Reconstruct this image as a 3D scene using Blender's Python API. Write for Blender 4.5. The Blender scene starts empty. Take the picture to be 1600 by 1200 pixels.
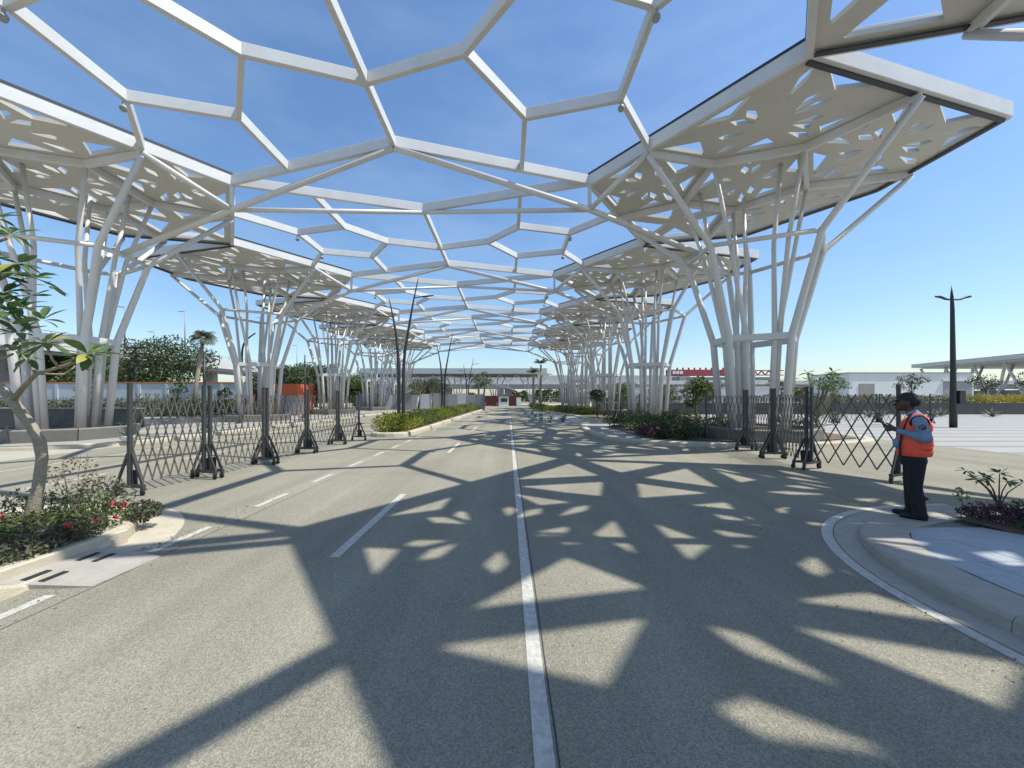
import bpy, bmesh, math, random
import numpy as np
from mathutils import Vector, Matrix

random.seed(7)
RNG = np.random.default_rng(11)
SC = bpy.context.scene
COL = SC.collection

# ---------------------------------------------------------------- camera, sky, sun, exposure
CAM_H = 1.7
cd = bpy.data.cameras.new('camera')
cd.sensor_width = 36.0
cd.lens = 13.5
cd.shift_x = 0.00375
cd.shift_y = 0.01375
cd.clip_start = 0.05
cd.clip_end = 3000
cam = bpy.data.objects.new('camera', cd)
cam.location = (0, 0, CAM_H)
cam.rotation_euler = (math.radians(90), 0, 0)
COL.objects.link(cam)
SC.camera = cam

SUN = Vector((5.85, -1.2, 10.4)).normalized()
sun_el = math.asin(SUN.z)
sun_az = math.atan2(SUN.x, SUN.y)
w = bpy.data.worlds.new('World')
SC.world = w
w.use_nodes = True
nt = w.node_tree
nt.nodes.clear()
sky = nt.nodes.new('ShaderNodeTexSky')
sky.sky_type = 'NISHITA'
sky.sun_disc = False
sky.sun_elevation = sun_el
sky.sun_rotation = sun_az
sky.altitude = 0
sky.air_density = 1.25
sky.dust_density = 0.8
sky.ozone_density = 6.0
bg = nt.nodes.new('ShaderNodeBackground')
bg.inputs['Strength'].default_value = 0.142
wo = nt.nodes.new('ShaderNodeOutputWorld')
hsv = nt.nodes.new('ShaderNodeHueSaturation')
hsv.inputs['Saturation'].default_value = 1.06
nt.links.new(sky.outputs[0], hsv.inputs['Color'])
# faint uneven high haze
tcw = nt.nodes.new('ShaderNodeTexCoord')
mpw = nt.nodes.new('ShaderNodeMapping'); mpw.inputs['Scale'].default_value = (1.4, 1.4, 5.0); mpw.inputs['Rotation'].default_value = (0.25, 0.15, 0.5)
nsw = nt.nodes.new('ShaderNodeTexNoise'); nsw.inputs['Scale'].default_value = 1.6; nsw.inputs['Detail'].default_value = 7; nsw.inputs['Roughness'].default_value = 0.6
mrw = nt.nodes.new('ShaderNodeMapRange'); mrw.inputs['From Min'].default_value = 0.42; mrw.inputs['From Max'].default_value = 0.8; mrw.inputs['To Min'].default_value = 0.0; mrw.inputs['To Max'].default_value = 0.16
mxw = nt.nodes.new('ShaderNodeMix'); mxw.data_type = 'RGBA'; mxw.inputs[7].default_value = (4.6, 5.6, 6.6, 1)
nt.links.new(tcw.outputs['Generated'], mpw.inputs[0]); nt.links.new(mpw.outputs[0], nsw.inputs['Vector'])
nt.links.new(nsw.outputs['Fac'], mrw.inputs['Value']); nt.links.new(mrw.outputs[0], mxw.inputs[0])
nt.links.new(hsv.outputs[0], mxw.inputs[6])
nt.links.new(mxw.outputs[2], bg.inputs[0])
nt.links.new(bg.outputs[0], wo.inputs[0])

sl = bpy.data.lights.new('sun', 'SUN')
sl.energy = 4.9
sl.angle = math.radians(0.55)
sl.color = (1.0, 0.95, 0.86)
so = bpy.data.objects.new('sun', sl)
so.rotation_euler = SUN.to_track_quat('Z', 'Y').to_euler()
so.location = (20, 0, 40)
COL.objects.link(so)

vs = SC.view_settings
vs.view_transform = 'Standard'
vs.look = 'None'
vs.exposure = 0.35
vs.gamma = 1.0
vs.use_curve_mapping = False
SC.render.engine = 'CYCLES'
SC.cycles.max_bounces = 8
SC.cycles.transparent_max_bounces = 8

# ---------------------------------------------------------------- materials
MATS = {}
def mat(name, col, rough=0.7, metal=0.0, noise=0.0, nscale=3.0, detail=4.0, bump=0.0, bscale=40.0, spec=None,
        island=0.0, trans=0.0, stain=0.0, stcol=None):
    if name in MATS:
        return MATS[name]
    m = bpy.data.materials.new(name)
    m.use_nodes = True
    t = m.node_tree
    b = t.nodes['Principled BSDF']
    b.inputs['Roughness'].default_value = rough
    b.inputs['Metallic'].default_value = metal
    if spec is not None:
        b.inputs['Specular IOR Level'].default_value = spec
    c4 = (col[0], col[1], col[2], 1)
    b.inputs['Base Color'].default_value = c4
    out = None
    tc = t.nodes.new('ShaderNodeTexCoord')
    geo = t.nodes.new('ShaderNodeNewGeometry')
    if noise > 0:
        n = t.nodes.new('ShaderNodeTexNoise')
        n.inputs['Scale'].default_value = nscale
        n.inputs['Detail'].default_value = detail
        n.inputs['Roughness'].default_value = 0.65
        t.links.new(geo.outputs['Position'], n.inputs['Vector'])
        r = t.nodes.new('ShaderNodeMapRange')
        r.inputs['From Min'].default_value = 0.25
        r.inputs['From Max'].default_value = 0.75
        r.inputs['To Min'].default_value = 1 - noise
        r.inputs['To Max'].default_value = 1 + noise
        t.links.new(n.outputs['Fac'], r.inputs['Value'])
        mx = t.nodes.new('ShaderNodeMix')
        mx.data_type = 'RGBA'; mx.blend_type = 'MULTIPLY'
        mx.inputs[0].default_value = 1
        mx.inputs[6].default_value = c4
        t.links.new(r.outputs[0], mx.inputs[7])
        out = mx.outputs[2]
    if stain > 0:
        n = t.nodes.new('ShaderNodeTexNoise')
        n.inputs['Scale'].default_value = 0.7
        n.inputs['Detail'].default_value = 7
        n.inputs['Roughness'].default_value = 0.7
        t.links.new(geo.outputs['Position'], n.inputs['Vector'])
        r = t.nodes.new('ShaderNodeMapRange')
        r.inputs['From Min'].default_value = 0.5
        r.inputs['From Max'].default_value = 0.75
        r.inputs['To Min'].default_value = 0
        r.inputs['To Max'].default_value = stain
        t.links.new(n.outputs['Fac'], r.inputs['Value'])
        mx = t.nodes.new('ShaderNodeMix'); mx.data_type = 'RGBA'
        t.links.new(r.outputs[0], mx.inputs[0])
        if out is None: mx.inputs[6].default_value = c4
        else: t.links.new(out, mx.inputs[6])
        sc = stcol or tuple(x * 0.6 for x in col)
        mx.inputs[7].default_value = (*sc, 1)
        out = mx.outputs[2]
    if island > 0:
        hs = t.nodes.new('ShaderNodeHueSaturation')
        r1 = t.nodes.new('ShaderNodeMapRange')
        r1.inputs['To Min'].default_value = 1 - island
        r1.inputs['To Max'].default_value = 1 + island
        t.links.new(geo.outputs['Random Per Island'], r1.inputs['Value'])
        t.links.new(r1.outputs[0], hs.inputs['Value'])
        r2 = t.nodes.new('ShaderNodeMapRange')
        r2.inputs['To Min'].default_value = 0.5 + 0.05 * island
        r2.inputs['To Max'].default_value = 0.5 - 0.06 * island
        t.links.new(geo.outputs['Random Per Island'], r2.inputs['Value'])
        t.links.new(r2.outputs[0], hs.inputs['Hue'])
        if out is None: hs.inputs['Color'].default_value = c4
        else: t.links.new(out, hs.inputs['Color'])
        out = hs.outputs[0]
    if out is not None:
        t.links.new(out, b.inputs['Base Color'])
    if bump > 0:
        n = t.nodes.new('ShaderNodeTexNoise')
        n.inputs['Scale'].default_value = bscale
        n.inputs['Detail'].default_value = 3
        t.links.new(geo.outputs['Position'], n.inputs['Vector'])
        bp = t.nodes.new('ShaderNodeBump')
        bp.inputs['Strength'].default_value = bump
        bp.inputs['Distance'].default_value = 0.02
        t.links.new(n.outputs['Fac'], bp.inputs['Height'])
        t.links.new(bp.outputs[0], b.inputs['Normal'])
    if trans > 0:
        tr = t.nodes.new('ShaderNodeBsdfTranslucent')
        if out is not None: t.links.new(out, tr.inputs['Color'])
        else: tr.inputs['Color'].default_value = c4
        ms = t.nodes.new('ShaderNodeMixShader')
        ms.inputs[0].default_value = trans
        t.links.new(b.outputs[0], ms.inputs[1])
        t.links.new(tr.outputs[0], ms.inputs[2])
        t.links.new(ms.outputs[0], t.nodes['Material Output'].inputs[0])
    MATS[name] = m
    return m

def asphalt_mat():
    m = bpy.data.materials.new('asphalt')
    m.use_nodes = True
    t = m.node_tree; L = t.links
    b = t.nodes['Principled BSDF']
    b.inputs['Roughness'].default_value = 0.88
    b.inputs['Specular IOR Level'].default_value = 0.25
    geo = t.nodes.new('ShaderNodeNewGeometry')
    def noise(scale, det, rough=0.6):
        n = t.nodes.new('ShaderNodeTexNoise')
        n.inputs['Scale'].default_value = scale; n.inputs['Detail'].default_value = det
        n.inputs['Roughness'].default_value = rough
        L.new(geo.outputs['Position'], n.inputs['Vector'])
        return n
    big = noise(0.35, 6, 0.6)
    ramp = t.nodes.new('ShaderNodeValToRGB')
    ramp.color_ramp.elements[0].position = 0.3; ramp.color_ramp.elements[0].color = (0.215, 0.204, 0.160, 1)
    ramp.color_ramp.elements[1].position = 0.7; ramp.color_ramp.elements[1].color = (0.275, 0.261, 0.203, 1)
    L.new(big.outputs['Fac'], ramp.inputs[0])
    # aggregate: voronoi stones of about a centimetre
    vo = t.nodes.new('ShaderNodeTexVoronoi')
    vo.inputs['Scale'].default_value = 120
    vo.inputs['Randomness'].default_value = 1
    L.new(geo.outputs['Position'], vo.inputs['Vector'])
    sep = t.nodes.new('ShaderNodeSeparateColor')
    L.new(vo.outputs['Color'], sep.inputs[0])
    mr = t.nodes.new('ShaderNodeMapRange')
    mr.inputs['To Min'].default_value = 0.74; mr.inputs['To Max'].default_value = 1.26
    L.new(sep.outputs[0], mr.inputs['Value'])
    fine = noise(130, 4, 0.7)
    mr2 = t.nodes.new('ShaderNodeMapRange')
    mr2.inputs['From Min'].default_value = 0.3; mr2.inputs['From Max'].default_value = 0.7
    mr2.inputs['To Min'].default_value = 0.8; mr2.inputs['To Max'].default_value = 1.2
    L.new(fine.outputs['Fac'], mr2.inputs['Value'])
    mu = t.nodes.new('ShaderNodeMath'); mu.operation = 'MULTIPLY'
    L.new(mr.outputs[0], mu.inputs[0]); L.new(mr2.outputs[0], mu.inputs[1])
    mx = t.nodes.new('ShaderNodeMix'); mx.data_type = 'RGBA'; mx.blend_type = 'MULTIPLY'
    mx.inputs[0].default_value = 1
    L.new(ramp.outputs[0], mx.inputs[6]); L.new(mu.outputs[0], mx.inputs[7])
    # faint tyre streaks running along the road
    mp = t.nodes.new('ShaderNodeMapping')
    mp.inputs['Scale'].default_value = (1.6, 0.05, 1)
    L.new(geo.outputs['Position'], mp.inputs[0])
    ns = t.nodes.new('ShaderNodeTexNoise'); ns.inputs['Scale'].default_value = 1.0; ns.inputs['Detail'].default_value = 4
    L.new(mp.outputs[0], ns.inputs['Vector'])
    mr3 = t.nodes.new('ShaderNodeMapRange')
    mr3.inputs['From Min'].default_value = 0.3; mr3.inputs['From Max'].default_value = 0.7
    mr3.inputs['To Min'].default_value = 0.84; mr3.inputs['To Max'].default_value = 1.1
    L.new(ns.outputs['Fac'], mr3.inputs['Value'])
    mx2 = t.nodes.new('ShaderNodeMix'); mx2.data_type = 'RGBA'; mx2.blend_type = 'MULTIPLY'
    mx2.inputs[0].default_value = 1
    L.new(mx.outputs[2], mx2.inputs[6]); L.new(mr3.outputs[0], mx2.inputs[7])
    # dark oil spots
    oil = noise(1.7, 8, 0.75)
    mo = t.nodes.new('ShaderNodeMapRange')
    mo.inputs['From Min'].default_value = 0.66; mo.inputs['From Max'].default_value = 0.78
    mo.inputs['To Min'].default_value = 1.0; mo.inputs['To Max'].default_value = 0.72
    L.new(oil.outputs['Fac'], mo.inputs['Value'])
    mx3 = t.nodes.new('ShaderNodeMix'); mx3.data_type = 'RGBA'; mx3.blend_type = 'MULTIPLY'
    mx3.inputs[0].default_value = 1
    L.new(mx2.outputs[2], mx3.inputs[6]); L.new(mo.outputs[0], mx3.inputs[7])
    L.new(mx3.outputs[2], b.inputs['Base Color'])
    bp = t.nodes.new('ShaderNodeBump')
    bp.inputs['Strength'].default_value = 0.55; bp.inputs['Distance'].default_value = 0.008
    L.new(vo.outputs['Distance'], bp.inputs['Height'])
    L.new(bp.outputs[0], b.inputs['Normal'])
    MATS['asphalt'] = m
    return m
asphalt_mat()

M_STEEL = mat('white_steel', (0.60, 0.61, 0.60), 0.5, noise=0.05, nscale=1.2, stain=0.35, stcol=(0.42, 0.42, 0.40))
M_PIPE = mat('white_pipe', (0.62, 0.62, 0.605), 0.45, noise=0.04, nscale=2.0, stain=0.3, stcol=(0.45, 0.44, 0.41))
M_PANEL = mat('cream_panel', (0.53, 0.525, 0.48), 0.8, noise=0.04, nscale=2.5, stain=0.25, stcol=(0.45, 0.44, 0.39), trans=0.0)
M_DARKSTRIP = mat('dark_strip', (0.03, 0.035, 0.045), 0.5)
M_PAINT = mat('road_paint', (0.43, 0.42, 0.375), 0.75, noise=0.32, nscale=22.0, stain=0.55, stcol=(0.33, 0.32, 0.29), bump=0.2, bscale=60)
M_KERB = mat('beige_concrete', (0.44, 0.40, 0.31), 0.9, noise=0.12, nscale=6, stain=0.45, stcol=(0.32, 0.29, 0.23), bump=0.25)
M_KERBG = mat('grey_concrete', (0.33, 0.31, 0.27), 0.9, noise=0.12, nscale=6, stain=0.45, stcol=(0.22, 0.21, 0.18), bump=0.25)
M_CONC = mat('pale_concrete', (0.29, 0.28, 0.25), 0.9, noise=0.1, nscale=4, stain=0.4, bump=0.2)
M_BLUEPAV = mat('blue_grey_granite', (0.30, 0.33, 0.36), 0.6, noise=0.16, nscale=12, stain=0.5, stcol=(0.42, 0.43, 0.42), bump=0.1, bscale=90)
M_PLAZA = mat('plaza_light', (0.30, 0.30, 0.28), 0.8, noise=0.06, nscale=1.0, stain=0.2)
M_PLAZAD = mat('plaza_band', (0.225, 0.225, 0.21), 0.8, noise=0.06, nscale=1.0)
M_DUST = mat('dusty_ground', (0.36, 0.33, 0.27), 0.95, noise=0.2, nscale=0.4, stain=0.5, bump=0.3, bscale=6)
M_SOIL = mat('soil', (0.13, 0.095, 0.065), 0.95, noise=0.35, nscale=8, bump=0.8, bscale=25)
M_PLANTER = mat('dark_planter_concrete', (0.17, 0.165, 0.15), 0.75, noise=0.12, nscale=5, stain=0.4)
M_BLACKWALL = mat('black_wall', (0.035, 0.04, 0.045), 0.35, noise=0.1)
M_BARR = mat('barrier_post_steel', (0.05, 0.052, 0.052), 0.5, metal=0.1, noise=0.12, nscale=9)
M_SLAT = mat('barrier_slat_steel', (0.10, 0.09, 0.072), 0.5, metal=0.1, noise=0.15, nscale=14)
M_RUBBER = mat('black_rubber', (0.018, 0.018, 0.018), 0.8)
M_POLE = mat('black_pole', (0.022, 0.024, 0.026), 0.45, noise=0.1)
M_TRUNK = mat('plumeria_bark', (0.30, 0.26, 0.19), 0.9, noise=0.25, nscale=18, stain=0.6, stcol=(0.18, 0.16, 0.11), bump=0.6, bscale=50)
M_BARK = mat('bark', (0.12, 0.095, 0.07), 0.95, noise=0.3, nscale=14, bump=0.6)
M_PLEAF = mat('plumeria_leaf', (0.075, 0.14, 0.045), 0.45, island=0.0, noise=0.3, nscale=5, trans=0.25)
M_YLEAF = mat('yellowing_leaf', (0.34, 0.34, 0.07), 0.5, noise=0.2, trans=0.3)
M_LEAF = mat('leaf_green', (0.08, 0.125, 0.03), 0.6, island=0.5, noise=0.3, nscale=1.5, trans=0.25)
M_LEAFD = mat('leaf_dark', (0.045, 0.075, 0.025), 0.65, island=0.5, noise=0.35, nscale=0.8, trans=0.2)
M_LEAFY = mat('leaf_lime', (0.20, 0.23, 0.02), 0.6, island=0.45, noise=0.3, nscale=1.0, trans=0.3)
M_LEAFO = mat('leaf_olive', (0.095, 0.105, 0.055), 0.65, island=0.5, noise=0.3, nscale=1.5, trans=0.25)
M_LEAFP = mat('leaf_purple', (0.06, 0.025, 0.035), 0.65, island=0.5, trans=0.15)
M_RED = mat('red_flower', (0.50, 0.02, 0.03), 0.6, island=0.4, trans=0.2)
M_YELL = mat('yellow_flower', (0.42, 0.34, 0.04), 0.6, island=0.4, trans=0.2)
M_DRYLEAF = mat('dry_leaf', (0.22, 0.17, 0.09), 0.8, island=0.4, trans=0.2)
M_AGAVE = mat('agave', (0.16, 0.20, 0.14), 0.6, noise=0.2, nscale=6)
M_WALLB = mat('pale_blue_wall', (0.46, 0.51, 0.53), 0.85, noise=0.06, nscale=0.8, stain=0.25, stcol=(0.42, 0.46, 0.47))
M_TERRA = mat('terracotta_coping', (0.42, 0.17, 0.09), 0.85, noise=0.1)
M_ORANGE = mat('orange_render', (0.56, 0.13, 0.055), 0.85, noise=0.08, nscale=1.2, stain=0.3, stcol=(0.42, 0.10, 0.05))
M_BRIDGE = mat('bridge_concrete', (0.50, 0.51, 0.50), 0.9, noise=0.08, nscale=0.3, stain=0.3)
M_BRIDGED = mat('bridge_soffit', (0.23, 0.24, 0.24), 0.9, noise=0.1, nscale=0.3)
M_RAIL = mat('rail_grey', (0.22, 0.23, 0.24), 0.6)
M_GREYMET = mat('grey_metal', (0.28, 0.29, 0.30), 0.5, noise=0.06)
M_ROOFM = mat('pale_roof_metal', (0.48, 0.52, 0.52), 0.55, noise=0.05)
M_WHITE = mat('white_render', (0.66, 0.68, 0.67), 0.85, noise=0.05, nscale=0.5, stain=0.2)
M_GATERED = mat('red_panel', (0.15, 0.035, 0.028), 0.6, noise=0.1)
M_GANTRY = mat('gantry_red', (0.32, 0.045, 0.06), 0.6, noise=0.1)
M_POT = mat('white_pot', (0.6, 0.6, 0.57), 0.6, noise=0.05)
M_GLASSD = mat('dark_glass', (0.03, 0.04, 0.05), 0.12)
M_LENS = mat('lamp_lens', (0.35, 0.36, 0.36), 0.2)

# ---------------------------------------------------------------- helpers
class MB:
    """collects vertices and faces of ONE mesh"""
    def __init__(s):
        s.v = []; s.f = []; s.sm = []
    def add(s, vs_, fs, smooth=False):
        o = len(s.v)
        s.v.extend([tuple(p) for p in vs_])
        s.f.extend([tuple(i + o for i in f) for f in fs])
        s.sm.extend([smooth] * len(fs))
        return s
    def box(s, c, d, rz=0.0):
        hx, hy, hz = d[0] / 2, d[1] / 2, d[2] / 2
        cs, sn = math.cos(rz), math.sin(rz)
        P = []
        for z in (-hz, hz):
            for x, y in ((-hx, -hy), (hx, -hy), (hx, hy), (-hx, hy)):
                P.append((c[0] + x * cs - y * sn, c[1] + x * sn + y * cs, c[2] + z))
        return s.add(P, [(3, 2, 1, 0), (4, 5, 6, 7), (0, 1, 5, 4), (1, 2, 6, 5), (2, 3, 7, 6), (3, 0, 4, 7)])
    def beam(s, p, q, w_, h, up=Vector((0, 0, 1)), bev=0.0):
        p = Vector(p); q = Vector(q)
        t = (q - p).normalized()
        sd = t.cross(up)
        if sd.length < 1e-4: sd = t.cross(Vector((1, 0, 0)))
        sd.normalize()
        u = sd.cross(t).normalized()
        P = []
        if bev > 0:
            prof = [(-w_/2+bev, -h/2), (w_/2-bev, -h/2), (w_/2, -h/2+bev), (w_/2, h/2-bev), (w_/2-bev, h/2), (-w_/2+bev, h/2), (-w_/2, h/2-bev), (-w_/2, -h/2+bev)]
        else:
            prof = [(-w_/2, -h/2), (w_/2, -h/2), (w_/2, h/2), (-w_/2, h/2)]
        n = len(prof)
        for e in (p, q):
            for a, b_ in prof:
                P.append(e + sd * a + u * b_)
        F = [tuple(range(n - 1, -1, -1)), tuple(range(n, 2 * n))]
        for i in range(n):
            j = (i + 1) % n
            F.append((i, j, n + j, n + i))
        return s.add(P, F)
    def pipe(s, pts, rad, n=12, cap=True):
        pts = [Vector(p) for p in pts]
        m = len(pts)
        if not isinstance(rad, (list, tuple)): rad = [rad] * m
        T = []
        for i in range(m):
            a = pts[max(i - 1, 0)]; b_ = pts[min(i + 1, m - 1)]
            d = (b_ - a)
            if 0 < i < m - 1:
                d = (pts[i] - a).normalized() + (b_ - pts[i]).normalized()
            T.append(d.normalized())
        ref = Vector((0, 0, 1)) if abs(T[0].z) < 0.9 else Vector((1, 0, 0))
        P = []
        nrm = (ref - T[0] * ref.dot(T[0])).normalized()
        for i in range(m):
            nrm = (nrm - T[i] * nrm.dot(T[i]))
            if nrm.length < 1e-5: nrm = T[i].orthogonal()
            nrm.normalize()
            bi = T[i].cross(nrm)
            for k in range(n):
                a = 2 * math.pi * k / n
                P.append(pts[i] + (nrm * math.cos(a) + bi * math.sin(a)) * rad[i])
        F = []
        for i in range(m - 1):
            for k in range(n):
                j = (k + 1) % n
                F.append((i * n + k, i * n + j, (i + 1) * n + j, (i + 1) * n + k))
        s.add(P, F, True)
        if cap:
            o = len(s.v) - len(P)
            s.f.append(tuple(o + k for k in range(n - 1, -1, -1))); s.sm.append(False)
            s.f.append(tuple(o + (m - 1) * n + k for k in range(n))); s.sm.append(False)
        return s
    def prism(s, poly, z0, z1, off=(0, 0)):
        n = len(poly)
        P = [(p[0] + off[0], p[1] + off[1], z0) for p in poly] + [(p[0] + off[0], p[1] + off[1], z1) for p in poly]
        A = sum(poly[i][0] * poly[(i + 1) % n][1] - poly[(i + 1) % n][0] * poly[i][1] for i in range(n))
        if A > 0:
            F = [tuple(range(n - 1, -1, -1)), tuple(range(n, 2 * n))] + [(i, (i + 1) % n, n + (i + 1) % n, n + i) for i in range(n)]
        else:
            F = [tuple(range(n)), tuple(range(2 * n - 1, n - 1, -1))] + [((i + 1) % n, i, n + i, n + (i + 1) % n) for i in range(n)]
        return s.add(P, F)
    def lathe(s, prof, c=(0, 0, 0), n=16):
        P = []; m = len(prof)
        for r, z in prof:
            for k in range(n):
                a = 2 * math.pi * k / n
                P.append((c[0] + r * math.cos(a), c[1] + r * math.sin(a), c[2] + z))
        F = []
        for i in range(m - 1):
            for k in range(n):
                j = (k + 1) % n
                F.append((i * n + k, i * n + j, (i + 1) * n + j, (i + 1) * n + k))
        s.add(P, F, True)
        o = len(s.v) - len(P)
        s.f.append(tuple(o + k for k in range(n - 1, -1, -1))); s.sm.append(False)
        s.f.append(tuple(o + (m - 1) * n + k for k in range(n))); s.sm.append(False)
        return s
    def mesh(s, name, m=None):
        me = bpy.data.meshes.new(name)
        me.from_pydata(s.v, [], s.f)
        me.polygons.foreach_set('use_smooth', s.sm)
        if m: me.materials.append(m)
        me.update()
        return me

def link(name, me, parent=None, loc=(0, 0, 0), rz=0.0):
    o = bpy.data.objects.new(name, me)
    COL.objects.link(o)
    o.location = loc
    if rz: o.rotation_euler = (0, 0, rz)
    if parent: o.parent = parent
    return o
def tag(o, label, cat, group=None):
    o['label'] = label; o['category'] = cat
    if group: o['group'] = group
    return o
def thing(name, label, cat, loc=(0, 0, 0), rz=0.0, group=None):
    return tag(link(name, None, None, loc, rz), label, cat, group)
def struct(name, me, loc=(0, 0, 0)):
    o = link(name, me, None, loc); o['kind'] = 'structure'
    return o
def part(name, mb, m, parent, loc=(0, 0, 0), rz=0.0):
    me = mb if isinstance(mb, bpy.types.Mesh) else mb.mesh(name, m)
    return link(name, me, parent, loc, rz)

def leaves(P, size, m, name='foliage', normals=None, jitter=0.9, asp=2.0, droop=0.0):
    """mesh of many small folded leaves at points P (N,3)"""
    P = np.asarray(P, float); n = len(P)
    sz = size * RNG.uniform(0.6, 1.3, n)
    d = RNG.normal(size=(n, 3))
    d[:, 2] += 0.25 - droop
    if normals is not None:
        d = d * jitter + np.asarray(normals) * 1.3
    d /= np.linalg.norm(d, axis=1)[:, None]
    r = RNG.normal(size=(n, 3))
    sd = np.cross(d, r); sd /= np.linalg.norm(sd, axis=1)[:, None]
    nn = np.cross(sd, d)
    w_ = (sz / asp)[:, None] * 0.5; L_ = sz[:, None]
    v0 = P - d * L_ * 0.5
    v1 = P + sd * w_ + nn * w_ * 0.5
    v2 = P + d * L_ * 0.5
    v3 = P - sd * w_ + nn * w_ * 0.5
    V = np.stack([v0, v1, v2, v3], 1).reshape(-1, 3)
    me = bpy.data.meshes.new(name)
    me.vertices.add(n * 4); me.vertices.foreach_set('co', V.ravel())
    idx = np.arange(n)[:, None] * 4
    T = np.concatenate([idx + np.array([[0, 1, 2]]), idx + np.array([[0, 2, 3]])], 1).reshape(-1)
    me.loops.add(n * 6); me.loops.foreach_set('vertex_index', T.astype(np.int32))
    me.polygons.add(n * 2)
    me.polygons.foreach_set('loop_start', (np.arange(n * 2) * 3).astype(np.int32))
    me.materials.append(m)
    me.update(calc_edges=True)
    me.validate()
    return me
def blob_pts(n, c, r, shell=0.55):
    """random points in an ellipsoid, biased to its outside"""
    d = RNG.normal(size=(n, 3)); d /= np.linalg.norm(d, axis=1)[:, None]
    rad = RNG.uniform(shell ** 3, 1, n) ** (1 / 3)
    return np.asarray(c) + d * rad[:, None] * np.asarray(r)

def gp(px, py, z=0.0):
    """photo pixel -> point at height z"""
    Y = (CAM_H - z) * 600.0 / (py - 622.0)
    return Vector(((px - 794.0) / 600.0 * Y, Y, z))
def pz(px, py, Y):
    return Vector(((px - 794.0) / 600.0 * Y, Y, CAM_H - (py - 622.0) / 600.0 * Y))

# ---------------------------------------------------------------- ground
def sheet(name, poly, z, m, kind=True):
    mb = MB()
    mb.add([(p[0], p[1], z) for p in poly], [tuple(range(len(poly)))])
    me = mb.mesh(name, m)
    bm = bmesh.new(); bm.from_mesh(me)
    for f in bm.faces:
        if f.normal.z < 0: f.normal_flip()
    bm.to_mesh(me); bm.free()
    return struct(name, me) if kind else me
sheet('ground', [(-900, -60), (900, -60), (900, 1800), (-900, 1800)], 0.0, M_DUST)
ROAD = sheet('road', [(-13.6, -12), (15.3, -12), (15.3, 84), (-13.6, 84)], 0.004, MATS['asphalt'])

def rect(x0, x1, y0, y1): return [(x0, y0), (x1, y0), (x1, y1), (x0, y1)]
def strip_along(pts, wd):
    """polygon strip following pts"""
    L, R = [], []
    n = len(pts)
    for i in range(n):
        a = Vector(pts[max(i - 1, 0)]); b_ = Vector(pts[min(i + 1, n - 1)])
        t = (b_ - a).normalized(); nn = Vector((-t.y, t.x))
        p = Vector(pts[i])
        L.append(p + nn * wd / 2); R.append(p - nn * wd / 2)
    mb = MB()
    V = [(p.x, p.y, 0) for p in L] + [(p.x, p.y, 0) for p in R]
    F = [(i, n + i, n + i + 1, i + 1) for i in range(n - 1)]
    return V, F
def mark(name, pts, wd, z=0.008, parent=ROAD, m=M_PAINT):
    V, F = strip_along(pts, wd)
    mb = MB(); mb.add([(v[0], v[1], z) for v in V], [f[::-1] for f in F])
    me = mb.mesh(name, m)
    bm = bmesh.new(); bm.from_mesh(me)
    for f in bm.faces:
        if f.normal.z < 0: f.normal_flip()
    bm.to_mesh(me); bm.free()
    return link(name, me, parent)

mark('centre_line', [(0.17, -2), (0.17, 6), (0.17, 30)], 0.097)
M_SEAM = mat('tar_seam', (0.045, 0.043, 0.04), 0.8, noise=0.4, nscale=30)
def wobble(x, y0, y1, amp, seed, along=True, step=0.25):
    rs = random.Random(seed); out = []; v = y0; off = 0.0
    while v <= y1:
        off = off * 0.9 + rs.uniform(-amp, amp)
        out.append((x + off, v) if along else (v, x + off))
        v += step
    return out
mark('tar_seam', wobble(0.238, -1, 30, 0.0015, 1), 0.009, z=0.0066, m=M_SEAM)
mark('tar_seam', wobble(-3.72, -1, 16, 0.002, 2), 0.008, z=0.0066, m=M_SEAM)
mark('tar_seam', wobble(8.6, -3.6, 3.2, 0.003, 3, False), 0.009, z=0.0067, m=M_SEAM)
mark('tar_seam', wobble(16.9, -3.6, 3.4, 0.003, 4, False), 0.010, z=0.0067, m=M_SEAM)
mark('crack', wobble(1.9, 5.6, 7.9, 0.035, 6, True, 0.12), 0.0035, z=0.0068, m=M_SEAM)
for i in range(10):
    y = 30.8 + i * 2.6
    mark('centre_dash', [(0.17, y), (0.17, y + 1.5)], 0.11)
for i in range(7):
    y = 4.08 - 7.8 + i * 7.8
    mark('lane_dash', [(-1.85, y), (-1.85, y + 2.7)], 0.11)
for i in range(24):
    y = 2.45 + i * 1.76
    if y > 15 and i % 2: continue
    mark('edge_dash', [(-3.93, y), (-3.93, y + 0.85)], 0.1)
for i in range(9):
    y = 3.5 + i * 3.6
    mark('left_lane_dash', [(-9.0, y), (-9.0, y + 1.5)], 0.1)
mark('left_edge_line', [(-11.7, 2), (-11.7, 34)], 0.1)
for i in range(4):
    mark('crossing_bar', [(-2.9 + i * 0.85, 29.0), (-2.4 + i * 0.85, 29.0)], 0.5)
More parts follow.
